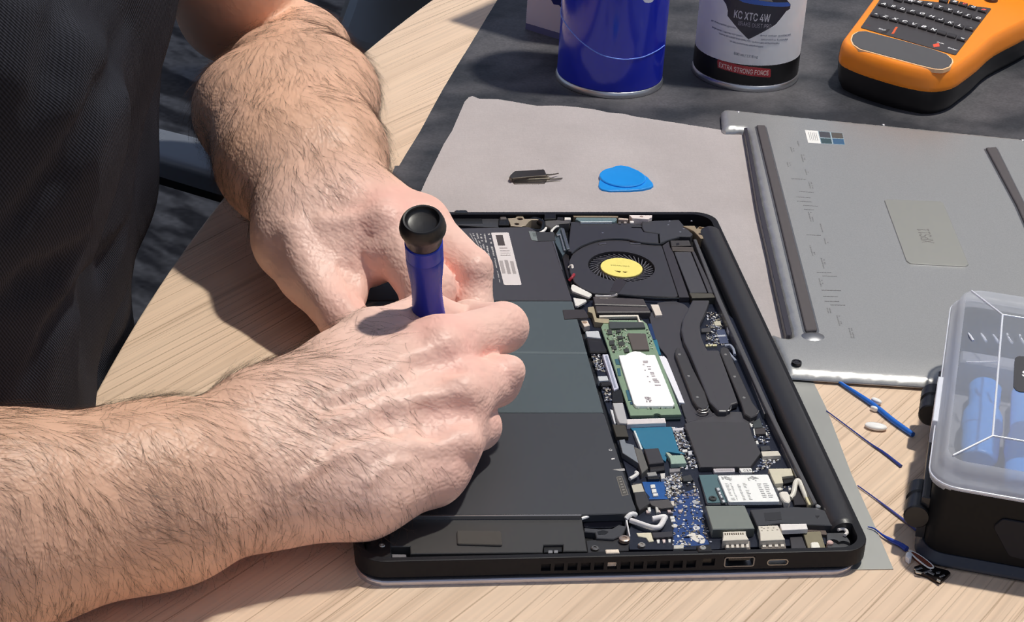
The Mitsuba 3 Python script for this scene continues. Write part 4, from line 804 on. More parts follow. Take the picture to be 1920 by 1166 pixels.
add(PK + '__thumb_rest', moved(lathe([(0, 2.0), (rx, 2.0), (rx, 3.6), (rx - .4, 4.0), (rx - 1.2, 4.0), (rx - 1.9, 3.7), (rx * .5, 3.25), (0, 3.15)], 48), None, (cx, cy, 0)), 'satin', 40, (30, 140, 222), 'raised round rest')

# ---------------------------------------------------------------- spray cans and carton
def wrap(cx, cy, r, outline, cell=2.5, lift=.12):
    v, f = cloth_mesh(outline, 0, .1, cell, 0, 1)
    a = v[:, 0] / r - math.pi / 2; q = r + lift + v[:, 2] - .1
    return np.c_[cx + q * np.cos(a), cy + q * np.sin(a), v[:, 1]], f
def can_body(key, cx, cy, r, zb, zt, col, mat):
    add(key + '__rim', moved(lathe([(0, .6), (r - 4, .6), (r - 2.2, 0), (r - .2, .2), (r + .7, 1.2), (r + .8, 3.0), (r + .2, 4.3), (r - .4, zb), (0, zb)], 96), None, (cx, cy, 0)), 'metal', 40, (200, 202, 206), 'silver bottom rim')
    add(key + '__body', moved(lathe([(r - 1, zb - .5), (r, zb + .3), (r, zt - 2), (r - .6, zt), (r - 8, zt + 9), (13, zt + 16), (0, zt + 16)], 96), None, (cx, cy, 0)), mat, 40, col)
    add(key + '__nozzle_cap', moved(lathe([(0, zt + 15), (15, zt + 15), (15, zt + 38), (13, zt + 42), (0, zt + 42)], 48), None, (cx, cy, 0)), 'satin', 40, (20, 20, 22))
B = (181.3, 511.1, 31.8)
can_body('blue_spray_can', *B, 4.8, 165, (30, 42, 170), 'gloss')
tag('blue_spray_can', 'deep blue spray can standing on the dark mat', 'can')
line = [(-55.2,50.4),(-55.2,41.4),(-43.4,39.5),(-34.9,36.8),(-28.1,33.9),(-22.5,31.5),(-17.5,29.5),(-12.8,27.8),(-7.3,26.6),(-1.9,25.9),(3.0,25.6),(8.2,25.8),(13.1,26.0),(18.5,26.8),(25.0,27.5),(31.9,27.8),(36.1,27.5)]
ln = spline(np.array(line), 4)
a = ln[:, 0] / 31.8 - math.pi / 2
add('blue_spray_can__printed_line', tube(np.c_[181.3 + 31.85 * np.cos(a), 511.1 + 31.85 * np.sin(a), ln[:, 1]], .38, 8), 'satin', 40, (104, 134, 222), 'thin pale blue curved line')
dq = [(10.1,61.7),(11.5,60.1),(14.1,59.4),(16.8,59.5),(17.9,60.5),(16.5,62.2),(13.7,63.2),(11.2,62.9)]
add('blue_spray_can__emblem', wrap(*B, dq, 1.5), 'satin', False, (196, 200, 220), 'small round pale emblem')
W = (267.7, 523.1, 32.1)
can_body('white_spray_can', *W, 4.8, 165, (226, 226, 230), 'satin')
tag('white_spray_can', 'white spray can with a black bottom band and dark shield print', 'can')
add('white_spray_can__band', moved(lathe([(W[2] + .05, 5.0), (W[2] + .12, 5.4), (W[2] + .12, 17.5), (W[2] + .02, 17.8)], 96), None, (W[0], W[1], 0)), 'satin', 40, (24, 23, 25), 'black band')
wp = [[(-27.7,57.9),(-26.7,54.9),(-24.5,52.8),(-22.9,49.4),(-22.8,46.2),(-14.6,39.0),(-8.5,34.0),(-2.0,38.1),(7.0,43.7),(13.2,51.2),(16.0,52.4),(16.0,55.1),(12.8,58.3),(11.1,61.7)],
      [(-22.9,59.1),(-16.6,57.3),(-13.9,56.4),(-6.1,55.8),(1.8,55.3),(10.3,54.4),(15.1,54.1),(15.9,54.9),(13.7,56.8),(3.6,57.6),(-3.8,58.5),(-11.1,59.8),(-14.4,60.9)],
      [(-26.3,16.9),(-25.6,17.7),(-17.0,17.6),(-6.4,17.0),(1.0,16.4),(6.6,15.6),(7.4,15.1),(7.9,10.6),(7.3,10.1),(-1.0,10.9),(-8.9,11.5),(-16.4,12.2),(-25.4,12.7)],
      [(-7.3,61.8),(-0.1,62.2),(3.6,57.9),(-0.7,58.3),(-4.9,58.6)]]
add('white_spray_can__shield', wrap(*W, wp[0], 2.0), 'satin', False, (38, 38, 54), 'dark shield shaped print')
add('white_spray_can__stripe', wrap(*W, wp[1], 2.0, .2), 'satin', False, (52, 92, 178), 'blue arc across the shield')
add('white_spray_can__stripe', wrap(*W, wp[3], 2.0, .28), 'satin', False, (128, 124, 128))
add('white_spray_can__red_label', wrap(*W, wp[2], 2.0, .24), 'satin', False, (168, 52, 58), 'red label with pale letters')
def can_words(text, p0, p1, h, lift=.35, bold=False):
    """Lettering bent round the white can from p0 to p1 (arc, height)."""
    m = meshkit.text_mesh(text, h, .06, bold); v = np.array(m.vertices)
    L = v[:, 0].max() - v[:, 0].min(); p0, p1 = np.array(p0), np.array(p1)
    s = (v[:, 0] - v[:, 0].min()) / L
    arc = p0[0] + (p1[0] - p0[0]) * s; z = p0[1] + (p1[1] - p0[1]) * s + v[:, 1]
    a = arc / W[2] - math.pi / 2; q = W[2] + lift + v[:, 2]
    return np.c_[W[0] + q * np.cos(a), W[1] + q * np.sin(a), z], m.faces
def pc2(l):
    return l[0], l[1]
add('white_spray_can__lettering', can_words('KC XTC 4W', *pc2([(-18.6,46.3),(2.9,45.5)]), 4.6, .3, True), 'paper', False, (188, 186, 196))
add('white_spray_can__lettering', can_words('BRAKE DUST PRO', *pc2([(-15.4,42.1),(4.2,41.4)]), 2.6, .3), 'paper', False, (150, 146, 158))
add('white_spray_can__lettering', can_words('EXTRA STRONG FORCE', *pc2([(-24.6,13.5),(6.2,11.7)]), 2.9, .45, True), 'paper', False, (226, 196, 190))
add('white_spray_can__lettering', can_words('500 ml / 17 fl oz', *pc2([(-16.0,23.3),(-1.8,22.4)]), 1.6, .2), 'paper', False, (96, 100, 116))
for txt, ab in (('professional grade', [(-34.0,39.6),(-16.7,39.4)]), ('degreaser cleaner for parts', [(-33.0,35.8),(-12.0,35.0)]), ('removes oil and dirt from metal with', [(-27.1,33.5),(-7.1,32.6)]), ('and other surfaces', [(-1.8,36.5),(19.3,35.3)]),
                ('powerful formula', [(-1.0,34.0),(17.1,32.7)]), ('quickly and without residue', [(-6.0,32.2),(11.1,31.0)]), ('in all common workshops', [(-19.3,30.6),(0.8,29.4)])):
    add('white_spray_can__lettering', can_words(txt, *pc2(ab), 1.15, .2), 'paper', False, (120, 124, 142))
bd, bn = np.array([.742, -.670]), np.array([.670, .742])
b0 = np.array([140.8, 593.2]); b1 = b0 + bd * 52
add('carton__box', prism([b0, b1, b1 + bn * 60, b0 + bn * 60], 0, 150, .6), 'paper', False, (188, 180, 196))
tag('carton', 'small white carton behind the blue can', 'carton')
def on_box(s, z, d):
    return (*(b0 + bd * s - bn * d), z)
blob = [(12, 150), (13, 34), (16, 27), (20, 22.5), (24, 23), (27, 21), (32, 17), (40, 17), (50, 20), (52, 150)]
v, f = prism(blob, 0, .15, 0)
add('carton__print', (np.array([on_box(x_, y_, z_) for x_, y_, z_ in v]), f), 'paper', False, (30, 36, 96), 'dark blue print')
v, f = prism([(0, .4), (52, .4), (52, 5), (0, 5)], 0, .12, 0)
add('carton__base_band', (np.array([on_box(x_, y_, z_) for x_, y_, z_ in v]), f), 'paper', False, (96, 96, 132))

# ---------------------------------------------------------------- orange label printer
LPn = 'label_printer'
tag(LPn, 'orange and black handheld label printer with a small keyboard', 'label printer')
plan = np.array([(321, 508), (319.5, 500), (321, 493), (327, 483), (336, 473), (347, 463), (358, 456.5), (366, 455.5), (374, 458.5), (381, 464), (388, 472), (402, 489), (421, 514), (451, 543), (486, 580), (520, 632), (516, 690), (470, 730), (430, 716), (392, 640), (364, 588), (341, 545)], float)
plan = spline(np.vstack([plan, plan[:1]]), 3)[:-1]
def loft(rings):
    n = len(rings[0]); v = np.vstack(rings); f = []
    i = np.arange(n); j = (i + 1) % n
    for k_ in range(len(rings) - 1):
        f += [np.c_[k_ * n + i, k_ * n + j, (k_ + 1) * n + j], np.c_[k_ * n + i, (k_ + 1) * n + j, (k_ + 1) * n + i]]
    for k_, s_ in ((0, -1), (len(rings) - 1, 1)):
        tri = np.asarray(mapbox_earcut.triangulate_float64(np.ascontiguousarray(rings[k_][:, :2]), np.array([n], np.uint32))).reshape(-1, 3).astype(int) + k_ * n
        f.append(tri[:, ::s_])
    return v, np.vstack(f)
plan = ccw(plan)
def rise(p):                                                        # the upper shell climbs towards the rear
    s = (p - np.array([350, 470])) @ np.array([.52, .85])
    return s * 0
def ring(d, z, k_=1.0):
    q = inset(plan, d); return np.c_[q, z + k_ * rise(q)]
add(LPn + '__lower_shell', loft([ring(7, .2, 0), ring(3.5, .8, 0), ring(1.2, 5, .2), ring(.2, 11, .6), ring(0, 16.2)]), 'satin', 50, (27, 25, 27), 'black lower shell')
add(LPn + '__upper_shell', loft([ring(.3, 15.6), ring(-.2, 17.0), ring(-.1, 19), ring(.1, 23.0), ring(.6, 26.0), ring(1.4, 28.2), ring(2.4, 29.5), ring(3.4, 29.95)]), 'satin', 50, (246, 140, 36), 'orange upper shell')
ky = [(337.2,524.0),(383.4,479.1),(432.9,561.0),(367.0,580.9)]
slab(LPn + '__keyboard_plate', rounded(ky, 1.2), 28, 30.5, (66, 62, 64), 'satin', .2)
ov = rounded([(325.7,502.4),(328.9,510.9),(333.5,516.2),(338.2,517.2),(357.1,501.6),(371.8,487.8),(378.0,479.7),(378.8,472.4),(377.6,467.6),(373.5,460.3),(368.2,456.2),(363.5,456.6),(355.0,463.0),(337.8,477.9),(326.9,487.4),(324.9,494.8)], 2.0)
slab(LPn + '__front_panel', ov, 28, 30.7, (82, 80, 82), 'gloss', .3, label='smooth dark oval front panel')
g_ = Polygon(ov).buffer(.75, quad_segs=6)
slab(LPn + '__panel_border', np.array(g_.exterior.coords)[:-1], 28, 30.45, (244, 196, 150), 'satin', .2, label='pale edge of the front panel')
R1 = [(660, -8, '.'), (765, 8, 'W'), (862, 22, 'E'), (960, 45, 'R'), (1062, 72, 'T'), (1155, 98, 'Y'), (1252, 125, 'U'), (1345, 155, 'I'), (1440, 182, 'O')]
R0 = [(1112, 2, '7'), (1212, 18, '8'), (1303, 42, '9'), (1395, 72, '0'), (1498, 100, '#')]
R2 = [(507, 42, 'A'), (598, 66, 'S'), (690, 92, 'D'), (790, 115, 'F'), (884, 138, 'G'), (980, 166, 'H'), (1072, 196, 'J'), (1166, 228, 'K'), (1263, 258, 'L'), (1370, 280, '-')]
R3 = [(430, 148, '^'), (520, 168, 'Z'), (616, 192, 'X'), (710, 216, 'C'), (802, 242, 'V'), (904, 268, 'B'), (996, 296, 'N'), (1092, 324, '.'), (1190, 352, ':'), (1290, 384, '<')]
KP = {0: [(404.7,571.7),(410.5,568.9),(415.2,564.7),(419.5,559.3),(424.7,554.4)], 1: [(375.1,572.4),(381.2,569.7),(386.9,567.3),(392.1,563.3),(397.4,558.5),(402.0,554.0),(406.9,549.2),(411.3,544.0),(416.0,539.3)],
      2: [(362.2,562.8),(367.0,558.5),(371.6,554.0),(377.0,550.0),(381.9,546.1),(386.7,541.2),(391.1,536.0),(395.4,530.5),(400.1,525.4),(405.8,521.8)], 3: [(351.7,543.3),(356.6,539.9),(361.6,535.8),(366.4,531.7),(371.0,527.3),(376.2,522.9),(380.7,518.2),(385.4,513.5),(390.2,508.9),(394.8,503.6)]}
e1, e2 = np.array([.725, -.689]), np.array([.50, .866])
for row, rr in ((0, R0), (1, R1), (2, R2), (3, R3)):
    for (u_, v_, ch), p in zip(rr, KP[row]):
        p = np.array(p); w_, h_ = 2.85, 2.7
        q = [p - e1 * w_ - e2 * h_, p + e1 * w_ - e2 * h_, p + e1 * w_ + e2 * h_, p - e1 * w_ + e2 * h_]
        kk = slab(LPn + '__key', rounded(q, .6, 3), 30.3, 32.0, (52, 48, 50), 'satin', .45)
        red = row == 0 and ch in '9#'
        if ch not in '.:':
            m_ = words(ch, 3.3, (*(p - e1 * 1.3 - e2 * 1.6), 32.0), (*e1, 0), (*e2, 0), .01, .05, True)
            add(kk + '__lettering', m_, 'paper', False, (226, 96, 88) if red else (232, 230, 232))
for txt, p, h_, c in (('Shift', [(347.3,521.5),(352.0,519.0)], 2.0, (222, 218, 220)), ('Enter', [(381.6,490.3),(385.5,487.6)], 1.9, (222, 218, 220)), ('Sym', [(377.6,499.7),(380.8,498.6)], 1.7, (222, 216, 216)), ('Fn', [(341.0,527.4),(343.9,527.4)], 1.9, (120, 58, 66))):
    add(LPn + '__lettering', words(txt, h_, (*p[0], 30.5), (*e1, 0), (*e2, 0), .03, .05, True), 'paper', False, c)
for q, c in (([(353.4,512.8),(355.0,512.9),(361.1,525.1),(359.6,525.1)], (214, 98, 66)), ([(374.2,495.7),(378.8,498.3),(377.7,492.4),(373.4,491.0)], (222, 92, 74)), ([(347.0,514.8),(350.5,513.6),(354.7,520.6),(354.0,521.4)], (58, 54, 56))):
    slab(LPn + '__key_mark', q, 30.4, 30.65, c, 'paper', 0)
nx_, ny_ = at([(343.7,480.8)])
add(LPn + '__power_socket', moved(lathe([(0, -3), (4.6, -3), (4.6, 2.2), (4.0, 2.6), (3.4, 2.4), (3.2, .5), (0, .5)], 28), np.c_[frame((-.55, -.83, .12))[0], frame((-.55, -.83, .12))[1], frame((-.55, -.83, .12))[2]], (nx_ + .4, ny_ + .6, 15.5)), 'satin', 40, (24, 22, 24), 'round black socket in the front')
slab(LPn + '__screen_frame', [(430, 620), (470, 578), (510, 640), (470, 690)], 40, 46, (40, 38, 40), 'satin', 1.0, 4)
x_, y_ = at([(436.7,574.2)])
slab(LPn + '__round_button', circle(x_ + 1, y_ + 2, 4.2, 24), 28, 32.4, (70, 56, 52), 'satin', .6)

# ---------------------------------------------------------------- tool box with frosted lid
TB = 'tool_box'
tag(TB, 'black plastic tool box with a frosted clear hinged lid', 'tool box')
E1, E2, O = np.array([.935, -.354]), np.array([.354, .935]), np.array([220.2, 4.5])
def tb(x, y):
    return O + E1 * x + E2 * y
def tbr(x0, x1, y0, y1, r, n=6):
    p = rounded([(x0, y0), (x1, y0), (x1, y1), (x0, y1)], r, n); return np.array([tb(*q) for q in p])
def tring(x0, x1, y0, y1, r, z):
    return np.c_[ccw(tbr(x0, x1, y0, y1, r)), np.full(len(tbr(x0, x1, y0, y1, r)), z)]
XW, YW = 128.0, 163.0
add(TB + '__flange', loft([tring(1.5, XW - 1.5, 1.5, YW + 1, 10, 0), tring(0, XW, 0, YW + 2.5, 11, 1.2), tring(.2, XW - .2, .2, YW + 2.2, 11, 2.8), tring(2.6, XW - 2.6, 2.6, YW, 9.5, 5.2)]), 'satin', 40, (44, 48, 60), 'dark bluish base flange')
outer = M(loft([tring(3.2, XW - 3.2, 3.2, YW - .5, 9, 4.5), tring(2.6, XW - 2.6, 2.4, YW, 10, 35)]))
cav = M(loft([tring(6.5, XW - 6.5, 6.4, YW - 4.5, 7, 8), tring(5.5, XW - 5.5, 5.4, YW - 3.5, 7, 40)]))
add(TB + '__body', outer - cav, 'dull', 40, (13, 14, 18))
scene['frosted'] = {'type': 'blendbsdf', 'weight': .40, 'a': {'type': 'thindielectric', 'int_ior': 1.35}, 'b': {'type': 'principledthin', 'base_color': {'type': 'rgb', 'value': [.82, .84, .9]}, 'roughness': .35, 'diff_trans': 1.0, 'spec_trans': 0.0}}
principled('milky', (214, 216, 226), .3, .5)
def open_loft(rings):
    n = len(rings[0]); v = np.vstack(rings); f = []
    i = np.arange(n); j = (i + 1) % n
    for k_ in range(len(rings) - 1):
        f += [np.c_[k_ * n + i, k_ * n + j, (k_ + 1) * n + j], np.c_[k_ * n + i, (k_ + 1) * n + j, (k_ + 1) * n + i]]
    tri = np.asarray(mapbox_earcut.triangulate_float64(np.ascontiguousarray(rings[-1][:, :2]), np.array([n], np.uint32))).reshape(-1, 3).astype(int)
    return v, np.vstack(f + [tri + (len(rings) - 1) * n])
lid = [tring(.9, XW - .9, 2.6, YW + 3, 12, 33.5), tring(.6, XW - .6, 2.2, YW + 3.4, 12, 36.5), tring(1.2, XW - 1.2, 2.8, YW + 2.8, 12, 38.4), tring(2.6, XW - 2.6, 4.2, YW + 1.2, 11, 39.4),
       tring(3.6, XW - 3.6, 5.2, YW, 10, 41.5), tring(4.6, XW - 4.6, 6.2, YW - 1, 9.5, 44.2), tring(6.4, XW - 6.4, 8.0, YW - 3, 8, 45.4)]
scene['frosted_rim'] = {**scene['frosted'], 'weight': .78}
add(TB + '__lid', open_loft([lid[-1], tring(22.5, XW - 22.5, 23.5, YW - 33, 1.0, 49.8)]), 'frosted', False, None, 'frosted clear lid')
n_l = len(lid[0])
add(TB + '__lid__rim', (open_loft(lid)[0], open_loft(lid)[1][:2 * n_l * (len(lid) - 1)]), 'frosted_rim', 40, None, 'thick milky rim of the lid')
def tb3(x, y, z):
    return (*tb(x, y), z)
rr_ = tring(.7, XW - .7, 2.3, YW + 3.2, 12, 36.2)
add(TB + '__lid__rim_bead', tube(np.vstack([rr_, rr_[:1]]), .55, 8), 'milky', 40, None)
for a_, b_ in (((22.5, 23.5, 49.9), (22.5, YW - 33, 49.9)), ((22.5, 23.5, 49.9), (XW - 22.5, 23.5, 49.9)), ((22.5, YW - 33, 49.9), (XW - 22.5, YW - 33, 49.9)), ((22.5, 23.5, 49.9), (8.5, 10.5, 45.8)), ((22.5, YW - 33, 49.9), (8.5, YW - 6, 45.8))):
    add(TB + '__lid__rib', tube(np.array([tb3(*a_), tb3(*((np.array(a_) + b_) / 2)), tb3(*b_)]), .45, 8), 'milky', 40)
add(TB + '__lid__rib', tube(np.array([tb3(9.5, 88, 46.3), tb3(14, 87.5, 47.2), tb3(22.3, 87, 49.4)]), .4, 8), 'milky', 40)
for q in [(268.6,104.5),(274.1,103.8),(279.2,102.8)]:
    q = np.array(q)
    add(TB + '__lid__catch', tube(np.array([(*(q + E2 * 4 - E1 * .8), 46.2), (*q, 47.2), (*(q - E2 * 4 + E1 * 1.6), 47.0)]), [.35, .5, .6], 8), 'milky', 40)
for q in [(283.3,98.2),(288.6,97.2)]:
    q = np.array(q)
    add(TB + '__lid__catch', tube(np.array([(*(q + E2 * 4 - E1 * .8), 49.2), (*q, 49.4), (*(q - E2 * 4 + E1 * 1.6), 49.2)]), [.35, .5, .6], 8), 'milky', 40)
st = [(277.9,75.4),(279.6,79.4),(281.5,81.0),(288.5,80.4),(293.7,79.7),(293.8,76.8),(285.6,53.1),(283.5,50.4),(277.6,51.1),(272.0,51.7),(270.9,53.4),(270.9,56.2)]
slab(TB + '__lid__sticker', rounded(st, 1.0), 49.9, 50.25, (66, 65, 68), 'satin', .05, label='dark grey sticker on the lid')
p_ = [(276.9,64.3),(281.2,63.1)]
add(TB + '__lid__sticker__lettering', words('SET', 5.0, (*p_[0], 50.25), np.array([*E1, 0]), np.array([*E2, 0]), .01, .06, True), 'paper', False, (236, 236, 238))
tab = [tb(-.8, 48), tb(1.8, 48), tb(1.8, 86), tb(-.8, 86)]
slab(TB + '__lid__hinge_tab', tab, 28, 38.5, None, 'milky', .3)
slab(TB + '__wall_rail', [tb(-.4, 12), tb(3.0, 12), tb(3.0, 118), tb(-.4, 118)], 5, 24, (40, 41, 46), 'satin', .5)
def knuckle(y0, y1, x, z, r):
    out = []
    prof_ = [(0, y0), (r - .5, y0), (r, y0 + .5), (r, (y0 + y1) / 2 - 1.5), (r * .86, (y0 + y1) / 2 - 1), (r * .86, (y0 + y1) / 2 + 1.5), (r, (y0 + y1) / 2 + 2), (r, y1 - .5), (r - .5, y1), (0, y1)]
    v, f = lathe(prof_, 28)
    return np.array([[*tb(x + a_[0], a_[2]), z + a_[1]] for a_ in v]), np.asarray(f)[:, ::-1]
add(TB + '__hinge_knuckle', knuckle(9.5, 31, -1.2, 15.5, 5.2), 'satin', 40, (24, 24, 28))
add(TB + '__hinge_knuckle', knuckle(92, 112, -1.2, 15.5, 5.2), 'satin', 40, (24, 24, 28))
# handle panel moulded in the front wall
def front(x, z, d):
    return (*tb(x, 3.0 - d), z)
hp = rounded([(28, 22), (31, 26.5), (100, 26.5), (103, 22), (96, 9.5), (60, 7.6), (36, 10)], 2.5)
v, f = prism(hp, 0, 1.2, .3)
add(TB + '__handle_panel', (np.array([front(*q) for q in v]), f), 'dull', False, (30, 31, 38))
v, f = prism(rounded([(49, 14.5), (90, 14.5), (90, 19.5), (49, 19.5)], 2), 0, 1.5, 0)
add(TB + '__handle_panel__slot', (np.array([front(*q) for q in v]), f), 'matte', False, (8, 8, 9))
# tools in the box
add(TB + '__tray', cat([prism([tb(7, 7), tb(XW - 7, 7), tb(XW - 7, YW - 6), tb(7, YW - 6)], 8.1, 10.5, .5), prism([tb(8, 127), tb(XW - 8, 127), tb(XW - 8, 137), tb(8, 137)], 10, 26, 1.0), prism([tb(8, 20), tb(XW - 8, 20), tb(XW - 8, 26), tb(8, 26)], 10, 20, 1.0)]), 'matte', False, (150, 152, 164))
def handle(key, x, y0, y1, w, lab):
    prof_ = [(y0, w * .72), (y0 + 1, w * .95), (y0 + 8, w), (y0 + 20, w), (y0 + 26, w * 1.12), (y0 + 36, w * 1.08), (y0 + 44, w * .82), (y0 + 50, w * .86), (y1 - 4, w * .9), (y1, w * .7)]
    y_, w_ = np.array(prof_).T
    add(key + '__grip', tube(np.array([tb3(x, q, 19) for q in y_]), w_ / 2, 16, .6), 'satin', 50, (70, 150, 240))
    add(key + '__shaft', tube(np.array([tb3(x, y1 - 2, 19), tb3(x, y1 + 18, 19), tb3(x, y1 + 26, 18)]), [1.4, 1.4, 1.0], 10), 'metal', 40, (170, 170, 176))
    tag(key, lab, 'tool')
handle('pry_tool', 20.5, 56, 122, 16.0, 'blue handled tool seen through the lid, left one in the tool box')
handle('pry_tool_001', 37.5, 40, 122, 13.0, 'blue handled tool seen through the lid, right one under the dark sticker')

# ---------------------------------------------------------------- small things on the bare table
def thin(key, p, r, col, lab, cat_, z=1.0, mat='satin'):
    n_ = len(p); q = spline(z3(p, z), 6)
    rr_ = np.interp(np.linspace(0, 1, len(q)), np.linspace(0, 1, n_), np.broadcast_to(r, n_))
    add(key, tube(q, rr_, 10), mat, 50, col); tag(key, lab, cat_)
thin('blue_stick', [(224.7,151.3),(227.2,145.4),(232.6,134.8),(238.1,123.4),(242.9,110.4),(248.4,98.6)], [.5, .7, 1.0, 1.25, 1.3, 1.2], (36, 104, 200), 'bright blue thick plastic stick lying by the cover edge', 'stick', 1.3)
thin('wire', [(215.3,120.7),(221.4,106.9),(227.3,93.5),(231.6,85.1),(236.0,74.3)], [.25, .28, .35, .6, .7], (44, 62, 140), 'thin dark wire with a blue end, middle one on the bare table', 'wire', .7)
thin('wire_001', [(213.0,60.0),(217.7,50.5),(221.9,41.2),(226.0,32.1),(228.3,26.2)], [.25, .3, .5, .55, .5], (70, 78, 150), 'thin blue wire running into the shadow of the tool box', 'wire', .7)
CT = 'connector_tail'
tag(CT, 'short blue cable tail with a white plug and copper strip by the tool box corner', 'cable')
q = [(208.7,28.8),(211.1,27.2),(213.2,22.6),(215.8,18.7),(218.5,15.6),(220.2,12.5)]
add(CT + '__wire', tube(spline(z3(q, 1.2)), np.interp(np.linspace(0, 1, 31), [0, .35, .6, 1], [.25, .35, .9, 1.2]), 10), 'satin', 50, (44, 72, 168))
slab(CT + '__plug', [(218.3,7.9),(219.5,8.8),(220.8,7.6),(219.5,4.2),(218.4,3.5),(217.7,5.5)], .3, 3, (232, 232, 236), 'satin', .5)
add(CT + '__strip_border', tube(spline(z3([(220.4,10.3),(223.2,7.1),(225.5,2.8),(226.8,-1.5),(224.8,-2.0),(222.5,2.3),(220.7,7.2),(220.4,10.3)], 2.2)), .35, 8), 'satin', 40, (226, 222, 216))
slab(CT + '__strip', [(221.1,9.6),(223.4,7.3),(225.5,3.6),(226.7,-0.8),(225.3,-1.2),(223.1,2.8),(221.3,7.4)], .3, 2.4, (120, 62, 46), 'satin', .2, label='copper brown strip')
slab(CT + '__foil', [(219.6,0.2),(222.5,1.5),(227.4,-0.1),(232.6,-3.0),(233.0,-4.5),(227.5,-10.2),(225.6,-9.6),(223.1,-5.9),(219.0,-2.8)], .2, 1.6, (52, 46, 46), 'metal', .3)
for q in ([(218.9,-1.8),(222.1,-0.7),(222.5,-1.7),(219.3,-2.8)], [(218.8,-3.3),(221.8,-4.3),(220.8,-5.2),(218.9,-4.4)], [(221.8,-4.1),(225.5,-2.5),(225.7,-3.5),(222.2,-5.0)], [(224.5,-3.6),(226.2,-5.4),(225.4,-6.4),(223.8,-4.6)], [(227.0,-4.3),(229.0,-4.1),(228.3,-5.3),(226.8,-5.5)], [(227.3,-7.3),(229.9,-5.8),(230.0,-6.8),(227.5,-8.1)], [(226.1,-8.7),(227.2,-10.2),(226.5,-11.1),(225.6,-9.9)]):
    slab(CT + '__foil__flake', q, 1.4, 1.9, (206, 202, 198), 'metal', .1)
def pellet(key, p, lab):
    p = np.array(p); c = p.mean(0); d = (p[1] - p[0]) / 2; L_ = np.linalg.norm(d); u_ = d / L_
    v, f = lathe([(0, 0), (.6, .02), (.9, .25), (1.0, .55), (.92, .85), (.6, 1.0), (0, 1.05)], 28)
    R = np.array([u_, [-u_[1], u_[0]]]).T
    w = np.c_[v[:, 0] * L_, v[:, 1] * L_ * .55]
    add(key, (np.c_[w @ R.T + c, .05 + v[:, 2] * 2.2], f), 'satin', 60, (236, 234, 232)); tag(key, lab, 'pellet')
pellet('white_pellet', [(229.0,107.6),(238.4,104.4)], 'largest white oval pellet on the bare table below the blue stick')
pellet('white_pellet_001', [(238.3,129.8),(241.8,125.6)], 'small white oval pellet just above the blue stick')
pellet('white_pellet_002', [(235.8,122.4),(238.6,119.7)], 'small white oval pellet touching the blue stick')

# ---------------------------------------------------------------- the lamp above the table
PL = 'pendant_lamp'
tag(PL, 'small round pendant lamp with a dark metal shade above the table', 'lamp')
la = (LAMP_AIM - LAMP) / np.linalg.norm(LAMP_AIM - LAMP)
lR = np.c_[frame(-la)[0], frame(-la)[1], frame(-la)[2]]
add(PL + '__shade', moved(lathe([(46, -8), (52, -8), (52, 0), (40, 46), (16, 70), (0, 72), (0, 68), (14, 66), (37, 44), (47, 2), (46, -8)], 48), lR, LAMP * 1000), 'dull', 40, (40, 40, 44))
scene[PL + '__diffuser'] = mikit.ply((lambda m_: (m_[0] / 1000, m_[1]))(moved((circle(0, 0, 43, 40) @ np.array([[1, 0, 0], [0, 1, 0]]), np.array([[0, i + 1, i] for i in range(1, 39)])), lR, LAMP * 1000)), 'matte', color=np.tile([.8, .8, .8], (40, 1)),
                                     emitter={'type': 'area', 'radiance': {'type': 'rgb', 'value': list(LAMP_RADIANCE)}})
add(PL + '__cord', tube(np.array([LAMP * 1000 + lR @ np.array([0, 0, 70]), LAMP * 1000 + np.array([90, 40, 420]), LAMP * 1000 + np.array([100, 45, 900])]), 4, 8), 'matte', 40, (20, 20, 22))

# ---------------------------------------------------------------- screwdriver held in the right hand
SD = 'screwdriver'
tag(SD, 'blue precision screwdriver with a black swivel cap held upright in the hand', 'screwdriver')
sd_axis = np.array([-.11, -.36, .93]); sd_axis /= np.linalg.norm(sd_axis)
sd_base = np.array((35.6,116.2,53.5))
sR = np.c_[frame(sd_axis)[0], frame(sd_axis)[1], frame(sd_axis)[2]]
def sdm(prof, n=48):
    return moved(lathe(prof, n), sR, sd_base)
add(SD + '__grip', sdm([(0, -30), (5.0, -30), (6.0, -28), (6.8, -20), (7.2, -8), (7.15, -2), (6.7, 4), (6.35, 10), (6.3, 16), (6.7, 23), (7.35, 29.5), (7.7, 34), (7.7, 36.6), (7.35, 37.2), (0, 37.2)]), 'satin', 50, (22, 42, 158))
add(SD + '__collar', sdm([(0, 36.5), (7.3, 36.6), (7.7, 37.2), (7.75, 44.6), (7.3, 45.2), (0, 45.2)]), 'satin', 35, (22, 46, 166))
add(SD + '__swivel_cap', sdm([(0, 44.5), (7.0, 44.8), (7.6, 46.2), (7.9, 48.4), (8.6, 50.4), (9.35, 52.2), (9.5, 53.6), (9.2, 55.4), (8.4, 57.6), (7.7, 58.4), (7.0, 58.3), (6.6, 57.6), (6.3, 56.7), (5.4, 56.2), (3, 55.9), (0, 55.8)]), 'satin', 50, (26, 25, 27), 'black swivel cap with a hollow top')
add(SD + '__shaft', sdm([(0, -46.5), (.7, -46.5), (1.0, -44.5), (1.5, -42), (1.9, -40), (1.9, -32), (3.6, -29), (0, -29)], 24), 'metal', 40, (170, 170, 174))

